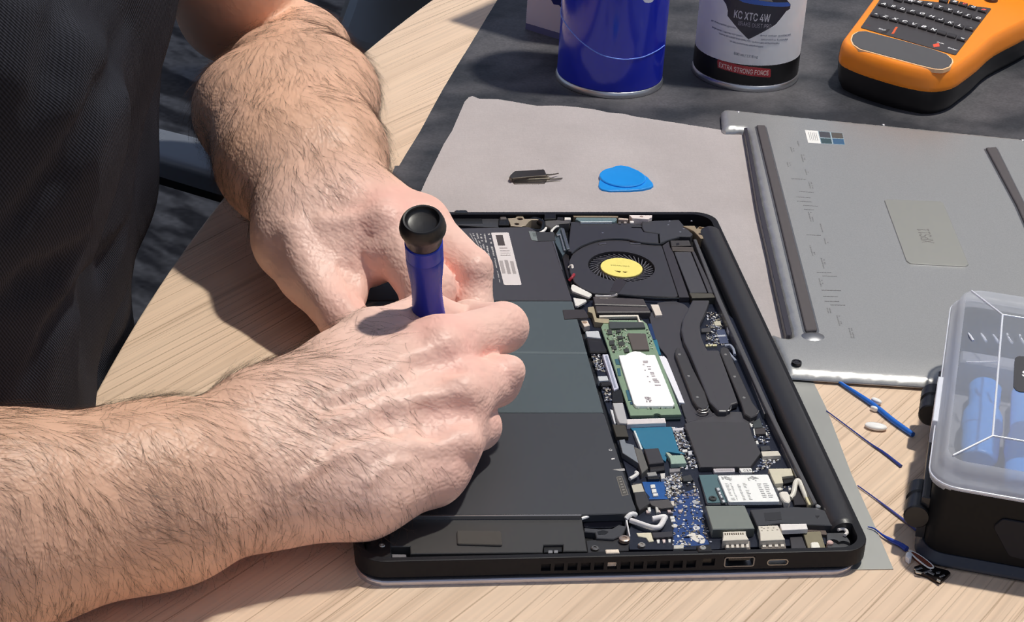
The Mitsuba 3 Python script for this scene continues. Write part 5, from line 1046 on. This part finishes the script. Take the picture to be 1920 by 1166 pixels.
# ---------------------------------------------------------------- the person
def smin(a, b, k):
    h = np.maximum(k - np.abs(a - b), 0) / k
    return np.minimum(a, b) - h * h * k * .25
def cone(P, a, b, ra, rb):
    a, b = np.asarray(a, np.float32), np.asarray(b, np.float32)
    ab = b - a; h = np.clip((P - a) @ ab / float(ab @ ab + 1e-9), 0, 1)
    d = P - a - h[:, None] * ab
    return np.sqrt(np.einsum('ij,ij->i', d, d)) - (ra + (rb - ra) * h)
def chain(P, pts, k=3.0):
    """Smooth union of the bones of a chain of (point, radius)."""
    out = None
    for (a, ra), (b, rb) in zip(pts[:-1], pts[1:]):
        d = cone(P, a, b, ra, rb); out = d if out is None else smin(out, d, k)
    return out
def field(spec):
    """spec: body = list of (chain, k) joined broadly; digits = chains kept apart from one another; bumps; grooves."""
    def f(P):
        d = None
        for ch, k in spec['body']:
            e = chain(P, ch, k); d = e if d is None else smin(d, e, k)
        g = None
        for ch in spec.get('digits', []):
            e = chain(P, ch, 3.0); g = e if g is None else smin(g, e, 1.4)
        if g is not None:
            d = smin(d, g, spec.get('blend', 7.0))
        for ch, k in spec.get('bumps', []):
            d = smin(d, chain(P, ch, 1.5), k)
        for ch, k in spec.get('grooves', []):
            e = -chain(P, ch, 1.0); h = np.maximum(k - np.abs(d - e), 0) / k
            d = np.maximum(d, e) + h * h * k * .25
        for c, ax, lam, amp, r in spec.get('ripples', []):
            q = P - np.asarray(c, np.float32); ax = np.asarray(ax, float) / np.linalg.norm(ax)
            w = np.exp(-np.einsum('ij,ij->i', q, q) / (r * r))
            d = d + amp * w * np.cos(q @ ax.astype(np.float32) * (2 * math.pi / lam))
        return d
    return f
def surface_nets(fn, lo, hi, h):
    lo, hi = np.asarray(lo, float), np.asarray(hi, float)
    n = np.ceil((hi - lo) / (4 * h)).astype(int) * 4
    def grid(step, m):
        ax = [lo[i] + step * np.arange(m[i]) for i in range(3)]
        return np.stack(np.meshgrid(*ax, indexing='ij'), -1).astype(np.float32)
    c = n // 4
    cg = grid(4 * h, c) + np.float32(1.5 * h)
    cv = fn(cg.reshape(-1, 3)).reshape(c)
    val = np.repeat(np.repeat(np.repeat(cv, 4, 0), 4, 1), 4, 2)
    near = np.abs(val) < 4.2 * h
    idx = np.argwhere(near)
    val[near] = fn((lo + idx * h).astype(np.float32))
    for ax in range(3):                                             # closed at the box
        s = [slice(None)] * 3
        for e in (0, -1):
            s[ax] = e; val[tuple(s)] = np.maximum(val[tuple(s)], h * .5)
    ins = val < 0
    nx, ny, nz = n
    mask = np.zeros((nx - 1, ny - 1, nz - 1), np.int8)
    for a in (0, 1):
        for b in (0, 1):
            for e in (0, 1):
                mask += ins[a:nx - 1 + a, b:ny - 1 + b, e:nz - 1 + e]
    cells = np.argwhere((mask > 0) & (mask < 8))
    num = -np.ones((nx - 1, ny - 1, nz - 1), np.int64); num[tuple(cells.T)] = np.arange(len(cells))
    acc = np.zeros((len(cells), 3)); cnt = np.zeros(len(cells))
    corners = [(a, b, e) for a in (0, 1) for b in (0, 1) for e in (0, 1)]
    for i, p in enumerate(corners):
        for q in corners[i + 1:]:
            if sum(abs(x - y) for x, y in zip(p, q)) != 1:
                continue
            va = val[cells[:, 0] + p[0], cells[:, 1] + p[1], cells[:, 2] + p[2]]; vb = val[cells[:, 0] + q[0], cells[:, 1] + q[1], cells[:, 2] + q[2]]
            s = (va < 0) != (vb < 0); t = np.where(s, va / np.where(s, va - vb, 1), 0)[:, None]
            acc += np.where(s[:, None], np.array(p) * (1 - t) + np.array(q) * t, 0); cnt += s
    V = lo + (cells + acc / cnt[:, None]) * h
    F = []
    for ax in range(3):
        o1, o2 = (ax + 1) % 3, (ax + 2) % 3
        s0 = [slice(1, -1)] * 3; s1 = [slice(1, -1)] * 3
        s0[ax] = slice(0, -1); s1[ax] = slice(1, None)
        A, B_ = ins[tuple(s0)], ins[tuple(s1)]
        e = np.argwhere(A != B_); base_ = e.copy()
        base_[:, o1] += 1; base_[:, o2] += 1
        def cell(d1, d2):
            q = base_.copy(); q[:, o1] -= d1; q[:, o2] -= d2
            return num[q[:, 0], q[:, 1], q[:, 2]]
        quad = np.stack([cell(1, 1), cell(0, 1), cell(0, 0), cell(1, 0)], 1)
        flip = ~A[tuple(e.T)]
        quad[flip] = quad[flip][:, ::-1]
        F.append(quad)
    F = np.vstack(F)
    return V, np.vstack([F[:, [0, 1, 2]], F[:, [0, 2, 3]]])

# right arm and hand: joints in millimetres
R_ = {'elbow': (-300, -112, 54), 'fore': (-128.6,-15.3,41.0), 'mid': (-73.0,10.1,38.0), 'wr': (-35.1,40.3,42.0), 'wu': (-30.4,19.8,31.5),
      'im': (37.1,86.5,53.0), 'mm': (42.9,64.9,43.0), 'rm': (37.8,47.7,32.5), 'pm': (31.5,35.4,25.0),
      'ip': (67.4,115.5,47.0), 'id': (56.7,144.3,34.0), 'it': (48.5,158.3,27.0),
      'mp': (61.3,88.1,37.0), 'md': (54.6,116.3,27.0), 'mt': (46.7,128.2,24.0),
      'rp': (53.3,73.3,24.0), 'rd': (45.1,86.1,21.0), 'rt': (39.9,94.9,21.0),
      'pp': (41.5,53.2,19.5), 'pd': (38.9,62.1,19.0), 'pt': (34.7,68.7,19.0),
      'tc': (-22.5,66.2,39.0), 'tm': (10.7,101.8,48.0), 'ti': (36.6,131.9,43.0), 'tt': (51.3,134.1,38.0), 'web': (31.9,104.1,45.0)}
right = {'body': [([(R_['elbow'], 40), (R_['fore'], 34), (R_['mid'], 25.5), (R_['wr'], 18)], 20),
                  ([(R_['fore'], 32.5), ((-73.0,7.9,34.0), 24.5), (R_['wu'], 17.5)], 22),
                  ([(R_['wr'], 19), (R_['im'], 13)], 16), ([(R_['wr'], 17.5), (R_['mm'], 13)], 16), ([(R_['wu'], 17.5), (R_['rm'], 12.5)], 16), ([(R_['wu'], 17.5), ((3.2,21.9,27.0), 15), (R_['pm'], 11)], 16),
                  ([((-30.8,51.7,41.0), 19), (R_['tc'], 16.5), (R_['tm'], 13.0)], 14), ([((-2.2,83.5,44.0), 13), (R_['web'], 9)], 14)],
         'digits': [[(R_['im'], 12.2), (R_['ip'], 10.4), (R_['id'], 9.4), (R_['it'], 7.6)], [(R_['mm'], 12.2), (R_['mp'], 10.4), (R_['md'], 9.4), (R_['mt'], 8)],
                    [(R_['rm'], 11.4), (R_['rp'], 9.3), (R_['rd'], 8.6), (R_['rt'], 7.5)], [(R_['pm'], 9.8), (R_['pp'], 8.2), (R_['pd'], 7.8), (R_['pt'], 7)],
                    [(R_['tm'], 12.4), (R_['ti'], 11), (R_['tt'], 9)]],
         'blend': 7.0}
L_ = {'elbow': (-4.7,443.2,40.0), 'fl': (-34.3,338.6,51.0), 'fr': (0.6,349.3,55.0), 'wr': (-13.0,232.9,40.0), 'wu': (8.2,241.9,44.0),
      'im': (24.6,216.8,45.0), 'mm': (41.3,221.6,44.0), 'rm': (40.5,246.9,34.0),
      'ip': (41.0,173.7,35.0), 'id': (38.0,161.0,24.0), 'it': (35.9,153.8,18.0),
      'mp': (61.4,186.9,38.0), 'md': (62.3,172.2,24.0), 'mt': (59.2,155.8,18.0),
      'rp': (57.8,224.7,28.0), 'rt': (56.0,212.4,18.0),
      'tc': (-16.8,222.6,34.0), 'tm': (-10.5,203.4,28.0), 'ti': (3.8,171.1,21.0), 'tt': (15.5,147.8,17.0)}
left = {'body': [([(L_['elbow'], 15.5), ((-22.1,392.8,46.0), 20), (L_['fl'], 23.5), ((-26.4,281.6,48.0), 20.5), (L_['wr'], 17)], 30), ([(L_['elbow'], 16.5), (L_['fr'], 23), ((4.5,282.4,52.0), 19), (L_['wu'], 16.5)], 30),
                 ([(L_['wu'], 17), (L_['mm'], 13)], 15), ([(L_['wr'], 17), (L_['im'], 13.5)], 15), ([(L_['wu'], 16), (L_['rm'], 12)], 15),
                 ([(L_['wr'], 16.5), (L_['tc'], 15.5), (L_['tm'], 13.5)], 13), ([((0.8,211.2,30.0), 13), ((16.3,205.2,33.0), 11)], 12), ([((-5.4,212.3,35.0), 12), ((16.4,208.5,39.0), 11.5)], 14), ([((-1.6,195.7,27.0), 11), ((8.2,187.9,25.0), 7)], 10),
                 ([(L_['elbow'], 12), ((-20, 482, 42), 22)], 34), ([((-42, 470, 60), 34), ((-62, 425, 170), 46), ((-150, 372, 320), 50)], 4)],
        'digits': [[(L_['im'], 13.5), (L_['ip'], 12.4), (L_['id'], 10.6), (L_['it'], 8.5)], [(L_['mm'], 12), (L_['mp'], 9.8), (L_['md'], 8.8), (L_['mt'], 7.6)],
                   [(L_['rm'], 11), (L_['rp'], 9.2), (L_['rt'], 7.6)], [(L_['tm'], 13), (L_['ti'], 11), (L_['tt'], 9)]],
        'blend': 7.0}
f_right, f_left = field(right), field(left)
core = {'body': [([((-52, 442, 118), 40), ((-62, 425, 170), 45), ((-150, 372, 320), 49), ((-195, 360, 330), 48)], 20), ([((-215, -35, 330), 46), (R_['elbow'], 41), ((-128.6,-15.3,41.0), 34.5)], 20),
                 ([((-200, 360, 335), 50), ((-200, 165, 365), 58), ((-215, -25, 335), 50)], 50), ([((-205, 165, 350), 85), ((-232, 165, 100), 98), ((-245, 165, -160), 100)], 60),
                 ([((-190, 165, 380), 55), ((-165, 165, 470), 52)], 30), ([((-165, 165, 520), 78), ((-150, 165, 585), 88)], 40), ([((-105, 165, 505), 42), ((-115, 165, 560), 60)], 40),
                 ([((-70, 165, 545), 9), ((-80, 165, 570), 7)], 10), ([((-160, 85, 550), 12), ((-160, 80, 575), 12)], 8), ([((-160, 245, 550), 12), ((-160, 250, 575), 12)], 8),
                 ([((-215, 250, -220), 85), ((150, 270, -250), 70)], 50), ([((-215, 80, -220), 85), ((150, 60, -250), 70)], 50), ([((150, 270, -250), 62), ((170, 270, -660), 45), ((250, 275, -705), 34)], 30), ([((150, 60, -250), 62), ((170, 60, -660), 45), ((250, 55, -705), 34)], 30)]}
f_core = field(core)
def f_shirt(P):
    d = None
    for ch, k in (([((-215, 70, 352), 72), ((-208, 60, 190), 110), ((-242, 60, 52), 110), ((-258, 60, 0), 110), ((-272, 60, -250), 112)], 50), ([((-190, 265, 352), 72), ((-190, 265, 190), 108), ((-206, 262, 52), 108), ((-214, 262, 0), 108), ((-222, 262, -250), 110)], 50),
                  ([((-198, 165, 372), 78), ((-190, 165, 190), 112), ((-216, 165, 60), 110), ((-238, 165, 0), 110), ((-252, 165, -250), 112)], 50)):
        e = chain(P, ch, k); d = e if d is None else smin(d, e, k)
    for a, b in ((((-190, 345, 335), 60), ((-95, 408, 232), 62)), (((-215, -25, 335), 62), ((-268, -70, 222), 66))):
        s = cone(P, a[0], b[0], a[1], b[1])
        ax = np.array(b[0], float) - a[0]; ax /= np.linalg.norm(ax)
        s = np.maximum(s, (P - np.array(b[0])) @ ax)
        d = smin(d, s, 26)
    d = np.maximum(d, P[:, 2] - 425); d = np.maximum(d, -250 - P[:, 2])
    q = P / 1000.0
    # folds run obliquely down the front
    w = q[:, 2] * .62 + q[:, 1] * .75 + .03 * np.sin(q[:, 2] * 21.0 + 1.0)
    fold = np.sin(w * 43.0 + 1.3 * np.sin(q[:, 1] * 17)) * 5.0 + np.sin(w * 83.0 + 2.0) * 2.0
    return d + np.clip(fold, -4, 6) * np.clip((P[:, 0] + 230) / 80, 0, 1)
# --- surface details: knuckles, tendons, veins, hollows and creases (points on the skin)
def pts_r(P, r):
    return [(p, r) for p in P]
def ball(p, r):
    q = np.array(p, float); return [(tuple(q), r), (tuple(q + .2), r)]
right['bumps'] = [(ball([(37.5,76.8,60.2)][0], 7.0), 5.0), (ball([(43.1,56.5,50.6)][0], 7.6), 5.0), (ball([(43.4,39.5,37.9)][0], 6.2), 4.5),
    (pts_r([(-9.7,38.4,58.1),(7.7,51.9,59.3),(35.0,73.8,60.5)], 3.1), 4.5), (pts_r([(-11.1,26.0,53.6),(11.3,41.9,52.4),(41.3,53.7,51.2)], 3.2), 4.5), (pts_r([(-6.4,15.2,47.5),(18.3,26.3,43.5),(44.0,38.0,37.7)], 3.0), 4.5),
    (pts_r([(-22.4,1.8,44.6),(-14.2,8.6,47.6),(-6.0,14.8,49.0),(0.6,18.8,49.1),(7.5,22.4,48.4),(16.0,27.5,46.8),(21.9,32.8,46.3),(26.0,37.4,46.8)], 1.6), 2.6), (pts_r([(12.1,40.9,53.2),(14.5,36.4,50.2),(17.6,30.6,47.2)], 1.5), 2.6), (pts_r([(3.8,7.7,40.2),(8.9,12.1,42.5),(14.2,16.8,42.7),(19.5,20.0,41.1)], 1.5), 2.6),
    (ball([(67.1,85.7,43.1)][0], 6), 4)]
right['grooves'] = [(ball([(15.4,30.9,53.8)][0], 6.5), 5), (ball([(29.7,34.8,50.8)][0], 6.5), 6), (pts_r([(26.5,57.8,63.4),(41.0,61.4,61.6)], 4.6), 5), (pts_r([(29.6,39.5,51.9),(44.1,42.4,49.4)], 4.4), 5)]
right['ripples'] = [([(37.4,75.6,63.8)][0], (.8, .5, .1), 3.4, .22, 8), ([(44.7,54.3,53.4)][0], (.6, .7, .2), 3.6, .16, 7), ([(70.2,107.2,55.1)][0], (.8, .5, .1), 3.2, .18, 7), ([(-32.8,25.0,63.0)][0], (.9, .4, 0), 4.0, .14, 12)]
left['bumps'] = [(ball([(23.8,207.1,53.7)][0], 7.6), 6), (pts_r([(-3.2,208.6,50.3),(9.1,207.6,51.6),(22.1,206.1,54.8)], 3.0), 5), (pts_r([(-17.9,208.8,46.4),(-13.9,197.1,38.4),(-9.8,187.2,33.0),(-2.9,173.7,28.5)], 3.8), 8), (ball([(62.4,180.8,41.7)][0], 6), 5)]
left['grooves'] = [(pts_r([(14.7,196.8,49.4),(11.9,196.1,47.2),(10.7,194.3,44.0),(12.2,192.5,40.5),(15.8,190.7,36.0)], 1.5), 2.6), (pts_r([(3.5,189.3,38.9),(6.9,182.8,34.4),(9.3,168.6,32.2)], 1.5), 3.0), (pts_r([(7.9,189.8,37.1),(10.2,184.6,33.3),(11.8,175.9,29.8)], 1.2), 2.6)]
left['ripples'] = [([(62.9,178.6,44.4)][0], (.5, -.8, -.3), 3.2, .26, 6), ([(51.8,169.7,41.3)][0], (.2, -.9, -.3), 3.4, .24, 6), ([(23.3,203.1,56.3)][0], (.7, -.6, 0), 3.2, .16, 8)]
f_right, f_left = field(right), field(left)
mr = surface_nets(f_right, (-148, -78, 4), (82, 152, 112), 1.1)
ml = surface_nets(f_left, (-150, 140, 4), (92, 545, 200), 1.25)
mc = surface_nets(f_core, (-420, -170, -745), (310, 470, 690), 9.0)
body = cat([mr, ml, mc])
bv = body[0]
SK = {'fair': (228, 188, 168), 'tan': (214, 168, 138), 'red': (224, 156, 142), 'vein': (186, 158, 158)}
n1 = meshkit.fbm(bv / 22.0, 3, 5); n2 = meshkit.fbm(bv / 6.0, 2, 8)
armness = np.clip((-bv[:, 0] + 5) / 70, 0, 1) * (bv[:, 1] < 150) + np.clip((bv[:, 1] - 205) / 60, 0, 1) * (bv[:, 1] > 150)
skin = lin(SK['fair'])[None] * (1 - armness[:, None]) + lin(SK['tan'])[None] * armness[:, None]
for p_, r_, w_ in ((R_['im'], 17, .8), (R_['mm'], 16, .55), (R_['rm'], 14, .6), (R_['ip'], 15, .4), (R_['mp'], 15, .45), (L_['im'], 18, .8), (L_['mm'], 16, .6), (L_['ip'], 14, .5), (L_['mp'], 14, .4), (L_['ti'], 16, .5), (L_['tm'], 15, .35), (R_['ti'], 14, .4), (R_['rp'], 13, .4), (R_['pm'], 14, .4)):
    g_ = np.exp(-np.sum((bv - np.array(p_)) ** 2, 1) / (r_ * r_)) * w_ * (.55 + .9 * n2)
    skin = skin * (1 - g_[:, None]) + lin(SK['red'])[None] * g_[:, None]
skin = skin * (.90 + .14 * n1 + .08 * n2)[:, None] * np.array([1.08, 1.11, 1.19])
def skin_bump(p, n, uv):
    return noise(p.x * 420.0, p.y * 420.0, p.z * 420.0) * .6 + noise(p.x * 1100.0, p.y * 700.0, p.z * 1100.0) * .5
scene['skin'] = {'type': 'twosided', 'b': {'type': 'bumpmap', 'scale': .00045, 'arbitrary': mikit.proc(skin_bump, 3e-4), 'bsdf': {'type': 'principled', 'base_color': VC, 'roughness': .46, 'specular': .42}}}
PN = 'person'
tag(PN, 'person in a dark polo shirt with hairy forearms bending over the laptop with a screwdriver', 'person')
add(PN + '__body', body, 'skin', True, np.clip(skin, 0, 1))

# shirt and trousers
folds = [[(-79.8,85.9,192.6),(-82.3,59.2,190.7),(-85.4,16.7,191.3),(-93.0,3.8,178.9),(-102.1,-1.7,167.5),(-112.5,-9.0,158.1),(-119.3,-14.9,154.7)], [(-86.8,158.9,69.9),(-94.1,135.2,67.3),(-98.8,49.0,97.6),(-106.6,26.7,95.3),(-114.8,18.2,83.5)], [(-122.3,-3.8,123.3),(-113.7,5.2,125.2),(-104.4,17.7,123.7),(-97.3,26.7,126.6)], [(-98.6,17.8,225.8),(-98.7,0.2,219.3),(-100.0,-6.5,210.6),(-106.3,-15.0,199.8)], [(-89.1,194.3,19.6),(-94.6,174.3,13.5),(-100.1,163.4,1.4)]]
def shirt_field(P):
    d = f_shirt(P)
    for fo in folds:
        n_ = len(fo)
        e = -chain(P, [(p_, 7.5 * math.sin(math.pi * (i_ + .6) / (n_ + .2))) for i_, p_ in enumerate(fo)], 3.0)
        h = np.maximum(9 - np.abs(d - e), 0) / 9
        d = np.maximum(d, e) + h * h * 9 * .25
    return d
ms = surface_nets(shirt_field, (-335, -190, -265), (0, 480, 440), 3.2)
def pique_color(p, n, uv):
    u_, v_ = p.y * 1.0 + p.x * .6, p.z
    a = dr.sin((u_ * .75 + v_ * .66) * 6000.0) * .5 + .5
    b = dr.sin((u_ * .75 - v_ * .66) * 2600.0) * .5 + .5
    return mix((.0058, .0063, .0090), (.031, .0325, .045), a * .75 + b * .25) * (.85 + .3 * noise(p.x * 60.0, p.y * 60.0, p.z * 60.0))
def pique_bump(p, n, uv):
    return dr.sin(((p.y + p.x * .6) * .75 + p.z * .66) * 6000.0) * .5
scene['pique'] = {'type': 'twosided', 'b': {'type': 'bumpmap', 'scale': .00022, 'arbitrary': mikit.proc(pique_bump, 2e-4), 'bsdf': {'type': 'principled', 'base_color': mikit.proc(pique_color), 'roughness': .85, 'specular': .2}}}
add(PN + '__shirt', ms, 'pique', True, None, 'dark charcoal polo shirt with fine ribbed knit')
principled('trousers', (34, 34, 40), .9, .2)
def trouser_field(P):
    d = None
    for ch, k in (([((-210, 165, -235), 124), ((-212, 165, -280), 120)], 40), ([((-215, 250, -228), 96), ((155, 270, -250), 80), ((172, 270, -640), 58)], 40), ([((-215, 80, -228), 96), ((155, 60, -250), 80), ((172, 60, -640), 58)], 40)):
        e = chain(P, ch, k); d = e if d is None else smin(d, e, k)
    return d
add(PN + '__trousers', surface_nets(trouser_field, (-350, -60, -710), (260, 400, -90), 9.0), 'trousers', True)
for y_ in (270, 60):
    add(PN + '__shoe', surface_nets(field({'body': [([((140, y_, -697), 33), ((250, y_, -702), 32), ((330, y_, -706), 24)], 20)]}), (90, y_ - 60, -740), (370, y_ + 60, -640), 5.0), 'satin', True, (28, 26, 26))

# the chair the person sits on
CH = 'office_chair'
tag(CH, 'dark office chair with a grey topped armrest behind the person', 'chair')
pad = [(-150.3,576.5),(-103.6,541.9),(-87.3,529.9),(-61.8,514.1),(-33.6,490.1),(-18.7,458.4),(-25.1,442.4),(-50.7,457.6),(-90.9,486.6),(-117.9,506.5),(-154.1,538.8)]
slab(CH + '__armrest_pad', rounded(pad, 8), -52, -40, (98, 102, 111), 'satin', 4, steps=3, smooth=35, label='grey armrest top')
slab(CH + '__armrest_body', rounded([(-170.5,623.0),(-146.4,558.7),(-91.8,510.3),(-50.8,481.5),(-24.6,466.7),(-19.7,480.9),(-88.1,551.2)], 8), -68, -52, (17, 17, 19), 'matte', 3)
ax, ay = np.mean(np.array(pad), 0)
add(CH + '__armrest_post', boxm(ax - 250, ax - 205, ay - 12, ay + 12, -350, -66, 4), 'matte', False, (17, 17, 19))
add(CH + '__seat', prism(rounded([(-450, -70), (40, -70), (40, 440), (-450, 440)], 70), -440, -372, 22, 4), 'matte', False, (24, 24, 27))
add(CH + '__seat_bracket', boxm(ax - 250, ax - 205, 420, ay + 10, -360, -340, 4), 'matte', False, (17, 17, 19))
add(CH + '__backrest', moved(prism(rounded([(-60, -400), (410, -400), (410, 150), (-60, 150)], 60), 0, 55, 18, 4), np.array([[0, 0, 1], [1, 0, 0], [0, 1, 0]]).astype(float), (-470, 0, 30)), 'matte', False, (24, 24, 27))
add(CH + '__column', moved(lathe([(0, -680), (28, -680), (28, -420), (0, -420)], 24), None, (-170, 180, 0)), 'metal_soft', 40, (60, 60, 62))
for k in range(5):
    a = k * 2 * math.pi / 5 + .3
    add(CH + '__foot', tube(np.array([(-170, 180, -650), (-170 + 150 * math.cos(a), 180 + 150 * math.sin(a), -675), (-170 + 300 * math.cos(a), 180 + 300 * math.sin(a), -695)]), [24, 20, 16], 12), 'matte', 40, (20, 20, 22))
    add(CH + '__castor', moved(lathe([(0, -730), (12, -730), (25, -718), (25, -700), (12, -690), (0, -690)], 20), None, (-170 + 300 * math.cos(a), 180 + 300 * math.sin(a), 0)), 'matte', 40, (20, 20, 22))

# an empty chair pushed under the far side of the table
EC = 'visitor_chair'
tag(EC, 'empty black chair in the shade behind the far table edge', 'chair')
add(EC + '__seat', prism(rounded([(45, 1270), (540, 1190), (610, 1610), (120, 1690)], 60), -330, -275, 18, 3), 'satin', False, (24, 24, 27))
add(EC + '__backrest', prism(rounded([(120, 1700), (620, 1615), (628, 1655), (128, 1740)], 15), -250, 80, 12, 3), 'satin', False, (24, 24, 27))
for x_, y_ in ((95, 1320), (500, 1245), (560, 1570), (160, 1640)):
    add(EC + '__leg', tube(np.array([(x_, y_, -730), (x_, y_, -320)]), 12, 12), 'metal_soft', 40, (40, 40, 44))
for x_, y_ in ((160, 1680), (570, 1600)):
    add(EC + '__back_post', tube(np.array([(x_, y_, -310), (x_, y_ + 20, -180)]), 11, 12), 'metal_soft', 40, (40, 40, 44))

# hair on both forearms
def hairs(mesh, n, seed, keep, flow, length, radius):
    r = np.random.default_rng(seed)
    tm = trimesh.Trimesh(*mesh, process=False)
    p, fi = trimesh.sample.sample_surface(tm, n, seed=seed)
    nn = tm.face_normals[fi]
    w = keep(p, nn); s = r.random(len(p)) < w
    p, nn = p[s], nn[s]
    d = flow(p, r); d -= nn * np.sum(d * nn, 1, keepdims=True); d /= np.linalg.norm(d, axis=1, keepdims=True) + 1e-9
    L = r.uniform(*length, len(p)); side = np.cross(nn, d); bend = r.normal(0, .32, len(p)); lift = r.uniform(.06, .28, len(p))
    R = r.uniform(*radius, len(p))
    t = np.linspace(0, 1, 6)
    C = p[:, None] + d[:, None] * (L[:, None] * t)[..., None] + side[:, None] * (L[:, None] * bend[:, None] * t * t)[..., None] + nn[:, None] * (.05 + L[:, None] * lift[:, None] * (t - .55 * t * t))[..., None]
    rad = R[:, None] * (1 - .75 * t ** 1.5)
    a = np.arange(3) * 2 * math.pi / 3
    V = C[:, :, None] + rad[:, :, None, None] * (side[:, None, None] * np.cos(a)[None, None, :, None] + nn[:, None, None] * np.sin(a)[None, None, :, None])
    m = len(t); k, i = np.meshgrid(np.arange(m - 1), np.arange(3), indexing='ij'); k, i = k.ravel(), i.ravel(); j = (i + 1) % 3
    f = np.vstack([np.c_[k * 3 + i, k * 3 + j, (k + 1) * 3 + j], np.c_[k * 3 + i, (k + 1) * 3 + j, (k + 1) * 3 + i]])
    F = (f[None] + (np.arange(len(C)) * m * 3)[:, None, None]).reshape(-1, 3)
    return V.reshape(-1, 3), F
def keep_r(p, n):
    s = np.clip((42 - p[:, 0]) / 55, 0, 1) ** 1.2 * (p[:, 0] > -140)
    return s * (n[:, 1] < .75) * np.clip(.45 + meshkit.fbm(p / 16, 2, 3), 0, 1) * (n[:, 2] > -.55)
def flow_r(p, r):
    a = meshkit.fbm(p / 26, 2, 12) - .5; b = meshkit.fbm(p / 26, 2, 13) - .5
    g = np.array([.62, -.25, -.75])[None] + np.c_[a * 1.5, b * 1.2, (a - b) * 1.2]
    return g + r.normal(0, .16, p.shape)
def keep_l(p, n):
    s = np.clip((p[:, 1] - 196) / 30, 0, 1) * (p[:, 2] > 20) * (f_left_fore(p) < 6)
    return s * np.clip(.42 + meshkit.fbm(p / 16, 2, 4), 0, 1)
def f_left_fore(p):
    return field({'body': left['body'][:2]})(p.astype(np.float32))
def flow_l(p, r):
    c = np.array((-13.9,260.3,70.0)); s = np.clip((p[:, 0] - c[0]) / 25, -1.2, 1.2)
    a = meshkit.fbm(p / 26, 2, 22) - .5; b = meshkit.fbm(p / 26, 2, 23) - .5
    g = np.c_[.55 * s + .25 + a * 1.4, -.8 + b * 1.0, -.2 + (a + b) * .8]
    return g + r.normal(0, .16, p.shape)
hr = hairs(mr, 11500, 31, keep_r, flow_r, (6, 18), (.035, .06)); hl = hairs(ml, 19000, 32, keep_l, flow_l, (6, 18), (.035, .062))
principled('hair', (62, 42, 33), .45, .4)
add(PN + '__arm_hair', cat([hr, hl]), 'hair', False, None, 'fine dark hair on both forearms', 'stuff')
